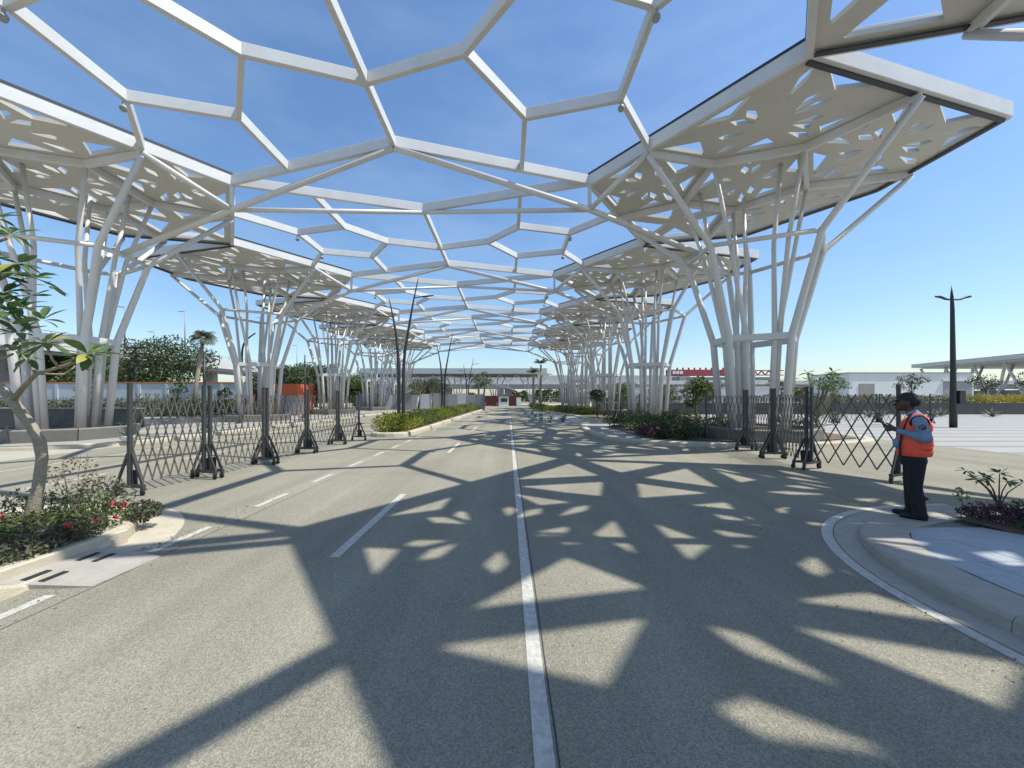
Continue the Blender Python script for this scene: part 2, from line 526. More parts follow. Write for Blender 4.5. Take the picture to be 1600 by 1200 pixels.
# ---------------------------------------------------------------- the white steel pavilion
D = 8.7                    # metres per plan unit
HR = 10.4                  # height of the roof plane
PER = 1.344 * D            # one bay along the road
X0 = -0.447 * D            # axis of the roof
def P2(u, v, s=1): return Vector((s * u * D, v * D, 0))      # relative to the axis
N = dict(A=(0, 1.50), B=(0, 2.02), J=(0, 1.206), Rc=(0.821, 1.765), R1=(0.32, 1.104), R2=(0.506, 1.356),
         R5=(0.506, 0.887), R3=(0.82, 1.272), R4=(0.82, 0.971), s=(1.001, 1.518), d=(1.04, 2.069),
         C0=(1.308, 1.097), C1=(1.308, 2.441), E1=(2.19, 1.335), E2=(2.19, 1.80), E3=(1.87, 2.31),
         a=(1.294, 1.583), b=(1.59, 1.481), c=(1.317, 1.905), e=(1.602, 1.974), f=(1.81, 1.754),
         r=(1.76, 1.219), g=(2.19, 1.66), h=(1.66, 2.359), T=(1.577, 1.76))
def lerp(p, q, t): return (p[0] + (q[0] - p[0]) * t, p[1] + (q[1] - p[1]) * t)
Bp = (0, N['B'][1] - 1.344); Rcp = (N['Rc'][0], N['Rc'][1] - 1.344); dp = (N['d'][0], N['d'][1] - 1.344)
N['q2'] = lerp(N['A'], N['Rc'], 0.506 / 0.821)
N['q5'] = lerp(Bp, Rcp, 0.506 / 0.821)
N['Bp'] = Bp; N['dp'] = dp
ZM = HR - 1.17             # junction hung under each canopy corner

# canopy trees ----------------------------------------------------
def inpoly(p, poly):
    c = False; n = len(poly)
    for i in range(n):
        x1, y1 = poly[i]; x2, y2 = poly[(i + 1) % n]
        if (y1 > p[1]) != (y2 > p[1]) and p[0] < (x2 - x1) * (p[1] - y1) / (y2 - y1) + x1: c = not c
    return c
def segd(p, a, b_):
    ax, ay = a; bx, by = b_
    dx, dy = bx - ax, by - ay
    t = max(0, min(1, ((p[0] - ax) * dx + (p[1] - ay) * dy) / (dx * dx + dy * dy + 1e-12)))
    return math.hypot(p[0] - ax - t * dx, p[1] - ay - t * dy)
def polyd(p, poly): return min(segd(p, poly[i], poly[(i + 1) % len(poly)]) for i in range(len(poly)))
def inset(poly, dd):
    n = len(poly); out = []
    A = sum(poly[i][0] * poly[(i + 1) % n][1] - poly[(i + 1) % n][0] * poly[i][1] for i in range(n))
    sg = 1 if A > 0 else -1
    for i in range(n):
        p0, p1, p2 = (Vector(poly[j % n]) for j in (i - 1, i, i + 1))
        t1 = (p1 - p0).normalized(); t2 = (p2 - p1).normalized()
        n1 = Vector((-t1.y, t1.x)) * sg; n2 = Vector((-t2.y, t2.x)) * sg
        bis = (n1 + n2).normalized()
        out.append(tuple(p1 + bis * dd / max(0.35, bis.dot(n1))))
    return out
def rounded(poly, r):
    """cut the corners a little so that openings look moulded"""
    n = len(poly); out = []
    for i in range(n):
        p0, p1, p2 = (Vector(poly[j % n]) for j in (i - 1, i, i + 1))
        l1 = (p0 - p1).length; l2 = (p2 - p1).length
        q = min(r, l1 * 0.3, l2 * 0.3)
        a = p1 + (p0 - p1).normalized() * q; b_ = p1 + (p2 - p1).normalized() * q
        m_ = (a + b_) / 2 * 0.5 + p1 * 0.5
        out += [tuple(a), tuple(m_), tuple(b_)]
    return out
def panel_holes(poly, star, rs, big=-1):
    n = len(poly)
    cx = sum(p[0] for p in poly) / n; cy = sum(p[1] for p in poly) / n
    c = (cx, cy)
    holes = []
    def ok(h, mg=0.13, hg=0.10):
        for i in range(len(h)):
            a = h[i]; b_ = h[(i + 1) % len(h)]
            for t in (0, 0.33, 0.66):
                p = (a[0] + (b_[0] - a[0]) * t, a[1] + (b_[1] - a[1]) * t)
                if not inpoly(p, poly) or polyd(p, poly) < mg: return False
                for q in holes:
                    if inpoly(p, q) or polyd(p, q) < hg: return False
        return True
    def put(h, mg=0.13, hg=0.10):
        if ok(h, mg, hg): holes.append(h)
    if star:
        for i in range(n):
            tri = [poly[i], poly[(i + 1) % n], c]
            h = inset(tri, 0.3)
            if ok(h, 0.05, 0.05): holes.append(h)
        return [rounded(h, 0.06) for h in holes]
    def ray(th):
        dx, dy = math.cos(th), math.sin(th)
        best = 9
        for i in range(n):
            x1, y1 = poly[i][0] - cx, poly[i][1] - cy; x2, y2 = poly[(i + 1) % n][0] - cx, poly[(i + 1) % n][1] - cy
            ex, ey = x2 - x1, y2 - y1
            den = dx * ey - dy * ex
            if abs(den) < 1e-9: continue
            t = (x1 * ey - y1 * ex) / den; u = (x1 * dy - y1 * dx) / den
            if t > 0 and 0 <= u <= 1: best = min(best, t)
        return best
    def pol(th, r, off):
        dx, dy = math.cos(th), math.sin(th)
        return (cx + dx * r - dy * off, cy + dy * r + dx * off)
    # bowed openings along the ribs
    for i in range(n):
        a = Vector(poly[i]); b_ = Vector(poly[(i + 1) % n])
        if (b_ - a).length < 2.0: continue
        cv = Vector(c)
        mid = (a + b_) / 2
        inn = (cv - mid).normalized()
        t0 = rs.uniform(0.2, 0.32); t1 = rs.uniform(0.62, 0.78)
        base = inn * 0.2
        bul = rs.uniform(0.35, 0.62)
        tm = (t0 + t1) / 2 + rs.uniform(-0.1, 0.1)
        if i == big:
            t0, t1, bul, tm = 0.26, 0.9, 0.8, 0.72
        h = [a.lerp(b_, t0) + base, a.lerp(b_, t1) + base, a.lerp(b_, tm) + base + inn * bul]
        put([tuple(p) for p in h])
    # pairs of leaf-shaped slots round the middle of the panel
    ang = []
    for i in range(n):
        a = poly[i]; b_ = poly[(i + 1) % n]
        ang.append((math.atan2(a[1] - cy, a[0] - cx), 'v'))
        ang.append((math.atan2((a[1] + b_[1]) / 2 - cy, (a[0] + b_[0]) / 2 - cx), 'm'))
    for th, kd in ang:
        Dd = ray(th)
        if kd == 'v':
            r0, r1, wd, gp_ = 0.42 * Dd, 0.86 * Dd, 0.29, 0.06
        else:
            r0, r1, wd, gp_ = 0.26 * Dd, 0.6 * Dd, 0.28, 0.05
        for sgn in (-1, 1):
            k = rs.uniform(0.85, 1.1)
            h = [pol(th, r0, sgn * gp_ * 0.9), pol(th, r0 + (r1 - r0) * 0.62, sgn * (gp_ + wd * k)), pol(th, r1 * k if kd == 'm' else r1, sgn * (gp_ + wd * 0.75)), pol(th, r0 + (r1 - r0) * 0.7, sgn * gp_)]
            put(h, 0.12, 0.07)
    return [rounded(h, 0.035) for h in holes]
def panel_mesh(poly, holes, th, name):
    cu = bpy.data.curves.new('tmp', 'CURVE')
    cu.dimensions = '2D'; cu.fill_mode = 'BOTH'; cu.extrude = th / 2
    for pl in [poly] + holes:
        sp = cu.splines.new('POLY')
        sp.points.add(len(pl) - 1)
        for i, p in enumerate(pl): sp.points[i].co = (p[0], p[1], 0, 1)
        sp.use_cyclic_u = True
    ob = bpy.data.objects.new('tmp', cu); COL.objects.link(ob)
    dg = bpy.context.evaluated_depsgraph_get(); dg.update()
    me = bpy.data.meshes.new_from_object(ob.evaluated_get(dg))
    bpy.data.objects.remove(ob); bpy.data.curves.remove(cu)
    me.name = name
    me.materials.clear(); me.materials.append(M_PANEL)
    me.polygons.foreach_set('use_smooth', [False] * len(me.polygons))
    return me

CELLS = [('a b f e c', False), ('s C0 r b a', False), ('r E1 g f b', False), ('Rc s a c d', False), ('d c e h C1', True), ('f g E2 E3 h e', False)]
RIBS = 'sa ab br ac cd ce ef bf fg eh'.split()
RIBS = [(x[0], x[1]) for x in RIBS]
EDGES = [('Rc', 'C0', 0), ('C0', 'E1', 1), ('E1', 'E2', 1), ('E2', 'E3', 1), ('E3', 'C1', 1), ('C1', 'Rc', 0)]
TOPS = [('s', 1), ('a', 0), ('c', 0), ('d', 1), ('e', 0), ('f', 0), ('b', 0), ('r', 1), ('g', 1), ('h', 1), ('E3', 1), ('c', 2), ('b', 2), ('e', 2)]
ZP = HR - 0.11      # panel plane
def tree_meshes(sd):
    """all part meshes of one canopy tree, relative to its foot; sd=+1 right of the road, -1 left"""
    T = P2(*N['T'])
    def loc(k):
        p = P2(*N[k]) - T
        return (sd * p.x, p.y)
    out = []
    rs = random.Random(3)
    for ci, (cell, star) in enumerate(CELLS):
        base = [P2(*N[k]) - T for k in cell.split()]
        poly = inset([(p.x, p.y) for p in base], 0.03)
        holes = panel_holes(poly, star, rs, {1: 4, 3: 1}.get(ci, -1))
        mir = lambda pl: [(sd * p[0], p[1]) for p in pl]
        me = panel_mesh(mir(poly), [mir(h) for h in holes], 0.13, 'soffit_panel')
        out.append(('soffit_panel', me, (0, 0, ZP)))
    for i, (p, q) in enumerate(RIBS):
        a = loc(p); b_ = loc(q)
        z = HR - 0.31 - 0.003 * (i % 4)
        mb = MB().beam((*a, z), (*b_, z), 0.15 + 0.004 * (i % 3), 0.26, bev=0.015)
        out.append(('rib', mb.mesh('rib', M_STEEL), (0, 0, 0)))
    for i, (p, q, dark) in enumerate(EDGES):
        a = Vector((*loc(p), HR)); b_ = Vector((*loc(q), HR))
        mb = MB().beam(a, b_, 0.15 + 0.003 * i, 0.46 + 0.004 * i, bev=0.012)
        out.append(('fascia', mb.mesh('fascia', M_STEEL), (0, 0, 0)))
        cen = Vector((0, 0, HR))
        # dark gutter line on top of the road-side fascias, dark bar standing for a shadow gap under the others
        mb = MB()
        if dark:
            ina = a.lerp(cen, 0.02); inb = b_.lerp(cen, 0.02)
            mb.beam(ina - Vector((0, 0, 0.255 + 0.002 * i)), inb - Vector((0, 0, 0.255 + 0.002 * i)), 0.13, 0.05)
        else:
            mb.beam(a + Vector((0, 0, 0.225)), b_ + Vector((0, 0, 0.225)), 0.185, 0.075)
        out.append(('gutter_and_shade_strip', mb.mesh('gutter_and_shade_strip', M_DARKSTRIP), (0, 0, 0)))
    # pipes
    rs = random.Random(5)
    ring1 = []; ring2 = []
    for k, outer in TOPS:
        x, y = loc(k)
        if outer == 2: x, y = x * 0.82, y * 0.55
        dist = math.hypot(x, y); th = math.atan2(y, x)
        if outer == 1:
            r0, r1, r2 = 1.15, 1.45, 2.45
            rad = [0.13, 0.125, 0.108, 0.095]
        else:
            th0 = th + rs.uniform(0.1, 0.25)
            r0, r1, r2 = 0.8, 1.05, min(1.75, dist * 0.75)
            rad = [0.102, 0.096, 0.078, 0.07]
        if outer == 0: th_b = th0
        else: th_b = th
        def pt(r, z, t): return (r * math.cos(t), r * math.sin(t), z)
        top = (x, y, HR - (0.16 if outer == 2 else 0.34))
        pts = [pt(r0, 0.02, th_b), pt(r1, 3.98, th_b), pt(r2, 7.4, th), top]
        # soften the bends
        fin = [Vector(pts[0])]
        rr = [rad[0]]
        V = [Vector(p) for p in pts]
        for i in (1, 2):
            fin += [V[i] + (V[i - 1] - V[i]).normalized() * 0.07, V[i] + (V[i + 1] - V[i]).normalized() * 0.07]
            rr += [rad[i], rad[i]]
        fin.append(V[3]); rr.append(rad[3])
        mb = MB().pipe(fin, rr, 14)
        # base flange collar
        mb.lathe([(rad[0] + 0.07, 0), (rad[0] + 0.07, 0.03), (rad[0] + 0.005, 0.032)], pts[0], 14)
        out.append(('pipe', mb.mesh('pipe', M_PIPE), (0, 0, 0)))
        if outer == 1:
            ring1.append((th, Vector(pt(r1, 3.98, th_b)))); ring2.append((th, Vector(pts[2])))
    ring1.sort(key=lambda t: t[0]); ring2.sort(key=lambda t: t[0])
    for i in range(len(ring1)):
        a, b_ = ring1[i][1], ring1[(i + 1) % len(ring1)][1]
        mb = MB().beam(a, b_, 0.14, 0.24 + 0.003 * i, bev=0.01)
        out.append(('ring_beam', mb.mesh('ring_beam', M_STEEL), (0, 0, 0)))
        a, b_ = ring2[i][1], ring2[(i + 1) % len(ring2)][1]
        mb = MB().pipe([a, b_], 0.085, 10)
        out.append(('ring_tube', mb.mesh('ring_tube', M_PIPE), (0, 0, 0)))
    return out
TM = {1: tree_meshes(1), -1: tree_meshes(-1)}
ordn = {-1: 'overhead at top right, nearest the camera', 0: 'first whole one', 1: 'second', 2: 'third', 3: 'fourth', 4: 'farthest'}
TREES = {}
for sd in (1, -1):
    for k in range(-1, 5):
        if sd < 0 and k < 0: continue
        T = P2(*N['T'], s=sd) + Vector((X0, k * PER, 0))
        side = 'right' if sd > 0 else 'left'
        if k == -1: lb = 'white tree-column canopy with perforated soffit cut off at the top right corner'
        elif k == 4: lb = 'farthest white tree-column canopy with perforated soffit on the %s of the road' % side
        else: lb = 'white tree-column canopy with perforated soffit, %s one on the %s of the road' % (ordn[k], side)
        t = thing('canopy_tree', lb, 'canopy', T, group='tree-column canopies along the road')
        TREES[(sd, k)] = t
        for nm, me, l in TM[sd]:
            link(nm, me, t, l)

# lattice roof -----------------------------------------------------
roof = thing('lattice_roof', 'white steel honeycomb lattice roof spanning the road between the two rows of canopies', 'roof', (X0, 0, 0))
BE = [('A', 'J', 0), ('J', 'Bp', 0), ('A', 'Rc', 1), ('B', 'Rc', 1), ('J', 'R1', 1), ('R1', 'R2', 1), ('R2', 'q2', 1), ('R1', 'R5', 1),
      ('R5', 'q5', 1), ('R2', 'R3', 1), ('R3', 's', 1), ('R3', 'R4', 1), ('R4', 'R5', 1), ('R4', 'dp', 1)]
lat = []
for i, (p, q, both) in enumerate(BE):
    for s_ in ((1, -1) if both else (1,)):
        a = P2(*N[p], s=s_); b_ = P2(*N[q], s=s_)
        a.z = b_.z = HR + 0.003 * ((i * 5) % 7) - 0.01
        big = p in 'AB' and q == 'Rc'
        wd, hh = (0.17, 0.36) if big else (0.15, 0.32)
        t = (b_ - a).normalized()
        lat.append(('beam', MB().beam(a - t * 0.04, b_ + t * 0.04, wd + 0.002 * (i % 3), hh + 0.004 * ((i * 3) % 5), bev=0.012).mesh('beam', M_STEEL)))
for s_ in (1, -1):
    A_ = P2(*N['A'], s=s_) + Vector((0, 0, HR - 0.2)); B_ = P2(*N['B'], s=s_) + Vector((0, 0, HR - 0.2))
    Rc_ = P2(*N['Rc'], s=s_) + Vector((0, 0, HR - 0.2)); M_ = P2(*N['Rc'], s=s_) + Vector((0, 0, ZM))
    S_ = P2(*N['s'], s=s_) + Vector((0, 0, HR - 0.25))
    T_ = P2(*N['T'], s=s_)
    dv = (Vector((M_.x, M_.y, 0)) - T_); th = math.atan2(dv.y, dv.x)
    K_ = T_ + Vector((2.2 * math.cos(th), 2.2 * math.sin(th), 7.45))
    lat.append(('arch_tube', MB().pipe([A_, M_, K_], 0.11, 12).mesh('arch_tube', M_PIPE)))
    lat.append(('arch_tube', MB().pipe([B_, M_], 0.095, 12).mesh('arch_tube', M_PIPE)))
    lat.append(('strut', MB().pipe([S_, M_], 0.1, 12).mesh('strut', M_PIPE)))
    lat.append(('hanger', MB().beam(Rc_, M_, 0.13, 0.13).mesh('hanger', M_STEEL)))
spot = {}
for s_ in (1, -1):
    for nd in ('R3', 'R4'):
        mb = MB()
        p = P2(*N[nd], s=s_) + Vector((0, -0.06, HR - 0.2))
        mb.beam(p, p - Vector((0, 0, 0.14)), 0.05, 0.05)
        c = p - Vector((0, 0, 0.18))
        ax = Vector((-s_ * 0.35, -0.55, -0.75)).normalized()
        mb.pipe([c - ax * 0.1, c - ax * 0.06, c + ax * 0.08, c + ax * 0.09], [0.04, 0.075, 0.09, 0.08], 14)
        lat.append(('spotlight', mb.mesh('spotlight', M_GREYMET)))
for k in range(-1, 5):
    for nm, me in lat:
        link(nm, me, roof, (0, k * PER, 0))
# ---------------------------------------------------------------- kerbs, islands, pavements
def chaikin(pts, closed=False, it=2):
    P = [Vector(p[:2]) for p in pts]
    for _ in range(it):
        Q = []
        n = len(P)
        rng = range(n) if closed else range(n - 1)
        if not closed: Q.append(P[0])
        for i in rng:
            a, b_ = P[i], P[(i + 1) % n]
            Q += [a.lerp(b_, 0.25), a.lerp(b_, 0.75)]
        if not closed: Q.append(P[-1])
        P = Q
    return P
def resample(P, step, closed=False):
    if closed: P = P + [P[0]]
    L = [0]
    for i in range(1, len(P)): L.append(L[-1] + (P[i] - P[i - 1]).length)
    tot = L[-1]; n = max(2, int(round(tot / step)))
    out = []; j = 0
    for k in range(n + 1):
        s_ = tot * k / n
        while j < len(L) - 2 and L[j + 1] < s_: j += 1
        t = (s_ - L[j]) / max(1e-9, L[j + 1] - L[j])
        out.append(P[j].lerp(P[j + 1], t))
    return out
def offset_path(P, dd, closed=False):
    out = []; n = len(P)
    for i in range(n):
        if closed: a, b_ = P[(i - 1) % n], P[(i + 1) % n]
        else: a, b_ = P[max(i - 1, 0)], P[min(i + 1, n - 1)]
        t = (b_ - a).normalized()
        out.append(P[i] + Vector((-t.y, t.x)) * dd)
    return out
def kerb(parent, pts, width, hfun, m, stone=0.95, closed=False, gap=0.007, sub=0.16, it=2):
    C = chaikin(pts, closed, it)
    S = resample(C, sub, closed)
    inn = offset_path(S, width)
    per = max(1, int(round(stone / sub)))
    k = 0
    while k < len(S) - 1:
        e = min(k + per, len(S) - 1)
        V = []; F = []
        idx = list(range(k, e + 1))
        jz = random.uniform(-0.004, 0.004)
        for q, i in enumerate(idx):
            o, n_ = S[i].copy(), inn[i].copy()
            if q == 0: sh = (S[i + 1] - S[i]).normalized() * gap * 0.5
            elif q == len(idx) - 1: sh = (S[i - 1] - S[i]).normalized() * gap * 0.5
            else: sh = Vector((0, 0))
            o += sh; n_ += sh
            h = hfun(o) + jz; hi = hfun(n_) + jz
            dr = (n_ - o).normalized()
            for dd, z in ((0, 0.0), (0.012, h * 0.72), (0.035, h * 0.93), (0.07, h), (width - 0.02, hi), (width, hi - 0.012), (width, 0.0)):
                p = o + dr * dd
                V.append((p.x, p.y, z))
        m7 = 7
        for q in range(len(idx) - 1):
            for r_ in range(6):
                a = q * m7 + r_
                F.append((a, a + m7, a + m7 + 1, a + 1))
        F.append(tuple(range(m7)))
        F.append(tuple(range((len(idx) - 1) * m7 + m7 - 1, (len(idx) - 1) * m7 - 1, -1)))
        mb = MB(); mb.add(V, F, False)
        part('kerb_stone', mb, m, parent)
        k = e
    return [Vector(p) for p in inn]
def fill(poly, z, m, name='bed'):
    me = bpy.data.meshes.new(name)
    bm = bmesh.new()
    vs_ = [bm.verts.new((p[0], p[1], z if not callable(z) else z(p))) for p in poly]
    f = bm.faces.new(vs_)
    bmesh.ops.triangulate(bm, faces=[f])
    for f in bm.faces:
        f.normal_update()
        if f.normal.z < 0: f.normal_flip()
    bm.to_mesh(me); bm.free()
    me.materials.append(m)
    return me

# right foreground island with granite paving, its nose dropping to road level
def zr(p):
    t = max(0, min(1, (5.25 - p[1]) / 1.3)); t = t * t * (3 - 2 * t)
    return 0.03 + 0.10 * t
isl = thing('traffic_island', 'rounded traffic island with blue-grey granite paving under the guard', 'island', (0, 0, 0))
RP = [(3.66, -3), (3.64, 1.5), (3.62, 2.9), (3.72, 3.7), (4.1, 4.5), (4.7, 5.15), (5.6, 5.62), (6.6, 5.8), (9, 5.95), (12, 6.0)]
RP = RP[::-1]
inn = kerb(isl, RP, 0.45, zr, M_KERBG, stone=1.4)
poly = [(p.x, p.y) for p in inn] + [(12, -3)]
g = MB()
xs = np.linspace(0, 1, 2)
# paving slabs: courses of granite laid between the kerb and the shrub bed
y = -2.5; row = 0
while y < 5.6:
    y1 = min(y + 0.62, 5.5)
    def xleft(yy):
        c_ = [p.x for p in inn if abs(p.y - yy) < 0.12 and p.x < 9]
        return min(c_) if c_ else 4.1
    ya = max(y, -2.5)
    xl0, xl1 = xleft(ya) + 0.012, xleft(y1 - 0.01) + 0.012
    xend = 6.1
    x = 3.2 + (row % 2) * 0.45
    while x < xend:
        x1 = min(x + 0.9, xend)
        a0, a1 = max(x, xl0), max(x, xl1)
        if x1 - max(a0, a1) > 0.03:
            mb = MB()
            e = 0.004
            top = [(a0 + e, ya + e), (x1 - e, ya + e), (x1 - e, y1 - e), (a1 + e, y1 - e)]
            jz = random.uniform(-0.003, 0.0)
            V = [(p[0], p[1], zr(p) - 0.006 + jz) for p in top] + [(p[0], p[1], 0.012) for p in top]
            mb.add(V, [(0, 1, 2, 3), (0, 4, 5, 1), (1, 5, 6, 2), (2, 6, 7, 3), (3, 7, 4, 0)])
            part('paving_slab', mb, M_BLUEPAV, isl)
        x += 0.9
    y += 0.62; row += 1
part('shrub_bed', fill([(6.1, -3), (12, -3), (12, 5.5), (7, 5.4), (6.1, 5.25)], 0.07, M_SOIL), None, isl)
lp = offset_path(chaikin(RP), -0.30)
mark('curved_edge_line', [(p.x, p.y) for p in lp if p.x < 7], 0.11)
mark('gutter', [(p.x, p.y) for p in offset_path(chaikin(RP), -0.115) if p.x < 7], 0.23, z=0.0075, m=M_KERBG)

# left foreground island
il = thing('traffic_island', 'beige kerbed traffic island with plumeria and red flowers at the left edge', 'island', (0, 0, 0))
LP_ = [(-4.15, -3), (-4.18, 2.0), (-4.22, 3.3), (-4.34, 4.1), (-4.66, 4.85), (-5.2, 5.4), (-5.9, 5.7), (-6.7, 5.65), (-7.4, 5.2), (-7.8, 4.3), (-8.0, 2.5), (-8, -3)]
def hl(p):
    t = max(0.0, min(1.0, (abs(p[1] - 3.78) - 0.4) / 0.22))
    return 0.055 + 0.105 * t * t * (3 - 2 * t)
inn = kerb(il, LP_, 0.34, hl, M_KERB, stone=1.1)
part('flower_bed', fill([(p.x, p.y) for p in inn], 0.12, M_SOIL), None, il)
ap = [p for p in offset_path(chaikin(LP_), -0.23) if p.y > 4.25 and p.x > -6.9]
mark('gutter_apron', [(p.x, p.y) for p in ap], 0.46, m=M_KERB)
# drain inlet on that kerb
dr = thing('drain_inlet', 'concrete drain inlet with four slots set in the left kerb', 'drain', (-4.15, 3.8, 0))
mb = MB()
P = [(-0.42, -0.42), (0.42, -0.36), (0.44, 0.3), (-0.3, 0.45)]
zt = [0.066, 0.014, 0.014, 0.066]
mb.add([(p[0], p[1], z) for p, z in zip(P, zt)] + [(p[0], p[1], 0.0) for p in P], [(0, 1, 2, 3), (0, 4, 5, 1), (1, 5, 6, 2), (2, 6, 7, 3), (3, 7, 4, 0)])
part('slab', mb, M_KERBG, dr)
part('inlet_back', MB().beam((-0.47, -0.78, 0.08), (-0.40, 0.72, 0.08), 0.16, 0.165, bev=0.015), M_KERB, dr)
for sx, sy in ((-0.22, -0.24), (-0.06, -0.24), (-0.2, 0.18), (-0.04, 0.18)):
    mb = MB()
    z = lambda x: 0.066 + (0.014 - 0.066) * (x + 0.36) / 0.8 + 0.006
    q = [(sx - 0.026, sy - 0.1), (sx + 0.026, sy - 0.1), (sx + 0.026, sy + 0.1), (sx - 0.026, sy + 0.1)]
    mb.add([(p[0], p[1], z(p[0])) for p in q] + [(p[0], p[1], z(p[0]) - 0.03) for p in q], [(0, 1, 2, 3), (0, 4, 5, 1), (1, 5, 6, 2), (2, 6, 7, 3), (3, 7, 4, 0)])
    part('slot', mb, M_RUBBER, dr)

# planted median
me_ = thing('planted_median', 'long kerbed median planted with lime and green hedge', 'median', (0, 0, 0))
MP = [(-4.25, 17.6), (-4.0, 28), (-3.55, 45), (-3.2, 60), (-5.2, 60), (-6.2, 45), (-6.5, 28), (-6.35, 17.8), (-6.0, 16.7), (-5.2, 16.45), (-4.5, 16.7)]
inn = kerb(me_, MP, 0.28, lambda p: 0.2, M_KERB, stone=1.6, closed=True, sub=0.4)
part('bed', fill([(p.x, p.y) for p in inn[:-1]], 0.15, M_SOIL), None, me_)

# right island under the first canopy
ri = thing('planted_island', 'kerbed island with shrub bed round the first right tree-column', 'island', (0, 0, 0))
RI = [(5.0, 13.9), (7.2, 13.05), (11.6, 13.3), (14.2, 14.4), (15.0, 17), (14.4, 21.5), (12, 24), (6, 24.2), (4.1, 23), (3.8, 18.5), (3.95, 15.6)]
inn = kerb(ri, RI, 0.32, lambda p: 0.15, M_KERB, stone=1.2, closed=True, sub=0.3)
ip = [(p.x, p.y) for p in inn[:-1]]
part('pavement', fill(ip, 0.13, M_CONC), None, ri)
part('shrub_bed', fill([(5.4, 15.0), (7.5, 13.75), (11.4, 13.95), (13.6, 14.9), (14.2, 17), (13.6, 20.8), (11.6, 23.3), (7, 23.4), (5.4, 21)], 0.16, M_SOIL), None, ri)
# second island
r2 = thing('planted_island', 'long kerbed island carrying the farther tree-columns on the right', 'island', (0, 0, 0))
R2_ = [(6.2, 27.5), (9, 26.2), (14.5, 27), (15, 40), (14.5, 72), (4.2, 72), (3.9, 60), (4.2, 47), (6.0, 38)]
inn = kerb(r2, R2_, 0.3, lambda p: 0.15, M_KERB, stone=2.0, closed=True, sub=0.5)
part('bed', fill([(p.x, p.y) for p in inn[:-1]], 0.13, M_SOIL), None, r2)
sheet('pavement', [(2.6, 25.0), (6.0, 25.2), (6.0, 38), (4.0, 47), (2.2, 47), (2.0, 34)], 0.009, M_PLAZA)
# left pavement with the tree-columns
lp_ = thing('left_pavement', 'pale pavement and kerb carrying the left row of tree-columns', 'pavement', (0, 0, 0))
inn = kerb(lp_, [(-22.5, 11.5), (-18, 11.9), (-14.4, 12.6), (-13.4, 14.5), (-13.2, 17), (-13.2, 40), (-13.2, 72)], 0.3, lambda p: 0.14, M_KERB, stone=1.5, sub=0.5)
part('paving', fill([(p.x, p.y) for p in inn] + [(-45, 72), (-45, 11.5)], 0.12, M_CONC), None, lp_)

# plaza on the right: light paving with grey bands
pl = sheet('plaza', [(15.3, -12), (90, -12), (90, 39.7), (15.3, 39.7)], 0.006, M_PLAZA)
for i in range(17):
    y = 11.6 + i * 1.65
    part('paving_band', sheet('b', rect(15.4, 75, y, y + 0.42), 0.010, M_PLAZAD, False), None, pl)

# ---------------------------------------------------------------- planters at the feet of the canopy trees
def ring_poly(r, n, ph=0.0): return [(r * math.cos(2 * math.pi * i / n + ph), r * math.sin(2 * math.pi * i / n + ph)) for i in range(n)]
def planter_meshes():
    out = []
    n = 8
    for i in range(n):
        mb = MB()
        V = []
        for j, rr in enumerate((0, 1)):
            a = 2 * math.pi * (i + rr) / n + (0.006 if rr == 0 else -0.006) + 0.2
            for r_, z in ((2.1, 0.0), (2.18, 0.42), (2.14, 0.46), (1.92, 0.46), (1.88, 0.0)):
                V.append((r_ * math.cos(a), r_ * math.sin(a), z))
        F = [(q, q + 1, q + 6, q + 5) for q in range(4)] + [(4, 3, 2, 1, 0), (5, 6, 7, 8, 9)]
        mb.add(V, [f[::-1] for f in F])
        out.append(mb.mesh('planter_block', M_PLANTER))
    bed = fill(ring_poly(1.95, 16), 0.36, M_SOIL, 'planter_bed')
    return out, bed
PLM, PLB = planter_meshes()
for (sd, k), t in TREES.items():
    if k < 0: continue
    side = 'right' if sd > 0 else 'left'
    z = 0.13 if sd > 0 else 0.12
    wd = {0: 'first', 1: 'second', 2: 'third', 3: 'fourth', 4: 'last'}[k]
    p = thing('ring_planter', 'dark concrete ring planter at the foot of the %s tree-column on the %s' % (wd, side), 'planter', (t.location.x, t.location.y, z), group='ring planters under the tree-columns')
    for q in PLM: link('planter_block', q, p)
    link('planter_bed', PLB, p)

# ---------------------------------------------------------------- expanding barriers
SLAT = MB().box((0, 0, 0.5), (0.026, 0.006, 1.0)).mesh('slat', M_SLAT)
def post_mesh():
    mb = MB()
    mb.beam((0, 0, 0.13), (0, 0, 1.95), 0.062, 0.062, bev=0.006)
    mb.box((0, 0, 1.957), (0.068, 0.068, 0.012))
    return mb.mesh('post', M_BARR)
def base_mesh():
    mb = MB()
    mb.beam((0, -0.3, 0.16), (0, 0.3, 0.16), 0.07, 0.05)
    for s_ in (-1, 1):
        mb.beam((0, s_ * 0.285, 0.17), (0, s_ * 0.045, 0.72), 0.045, 0.026, up=Vector((1, 0, 0)))
        mb.beam((0, s_ * 0.285, 0.175), (0, s_ * 0.285, 0.10), 0.05, 0.05, up=Vector((0, 1, 0)))
    mb.box((0.05, 0, 0.3), (0.006, 0.2, 0.26))
    return mb.mesh('base_frame', M_BARR)
def caster_mesh():
    mb = MB()
    mb.box((0, 0.0, 0.105), (0.06, 0.05, 0.016))
    for s_ in (-1, 1): mb.box((s_ * 0.026, 0.012, 0.075), (0.006, 0.04, 0.055))
    return mb.mesh('caster', M_BARR)
def wheel_mesh():
    mb = MB().pipe([(-0.017, 0.012, 0.055), (-0.012, 0.012, 0.055), (0.012, 0.012, 0.055), (0.017, 0.012, 0.055)], [0.042, 0.05, 0.05, 0.042], 14)
    return mb.mesh('wheel', M_RUBBER)
PM, BM_, CM, WM = post_mesh(), base_mesh(), caster_mesh(), wheel_mesh()
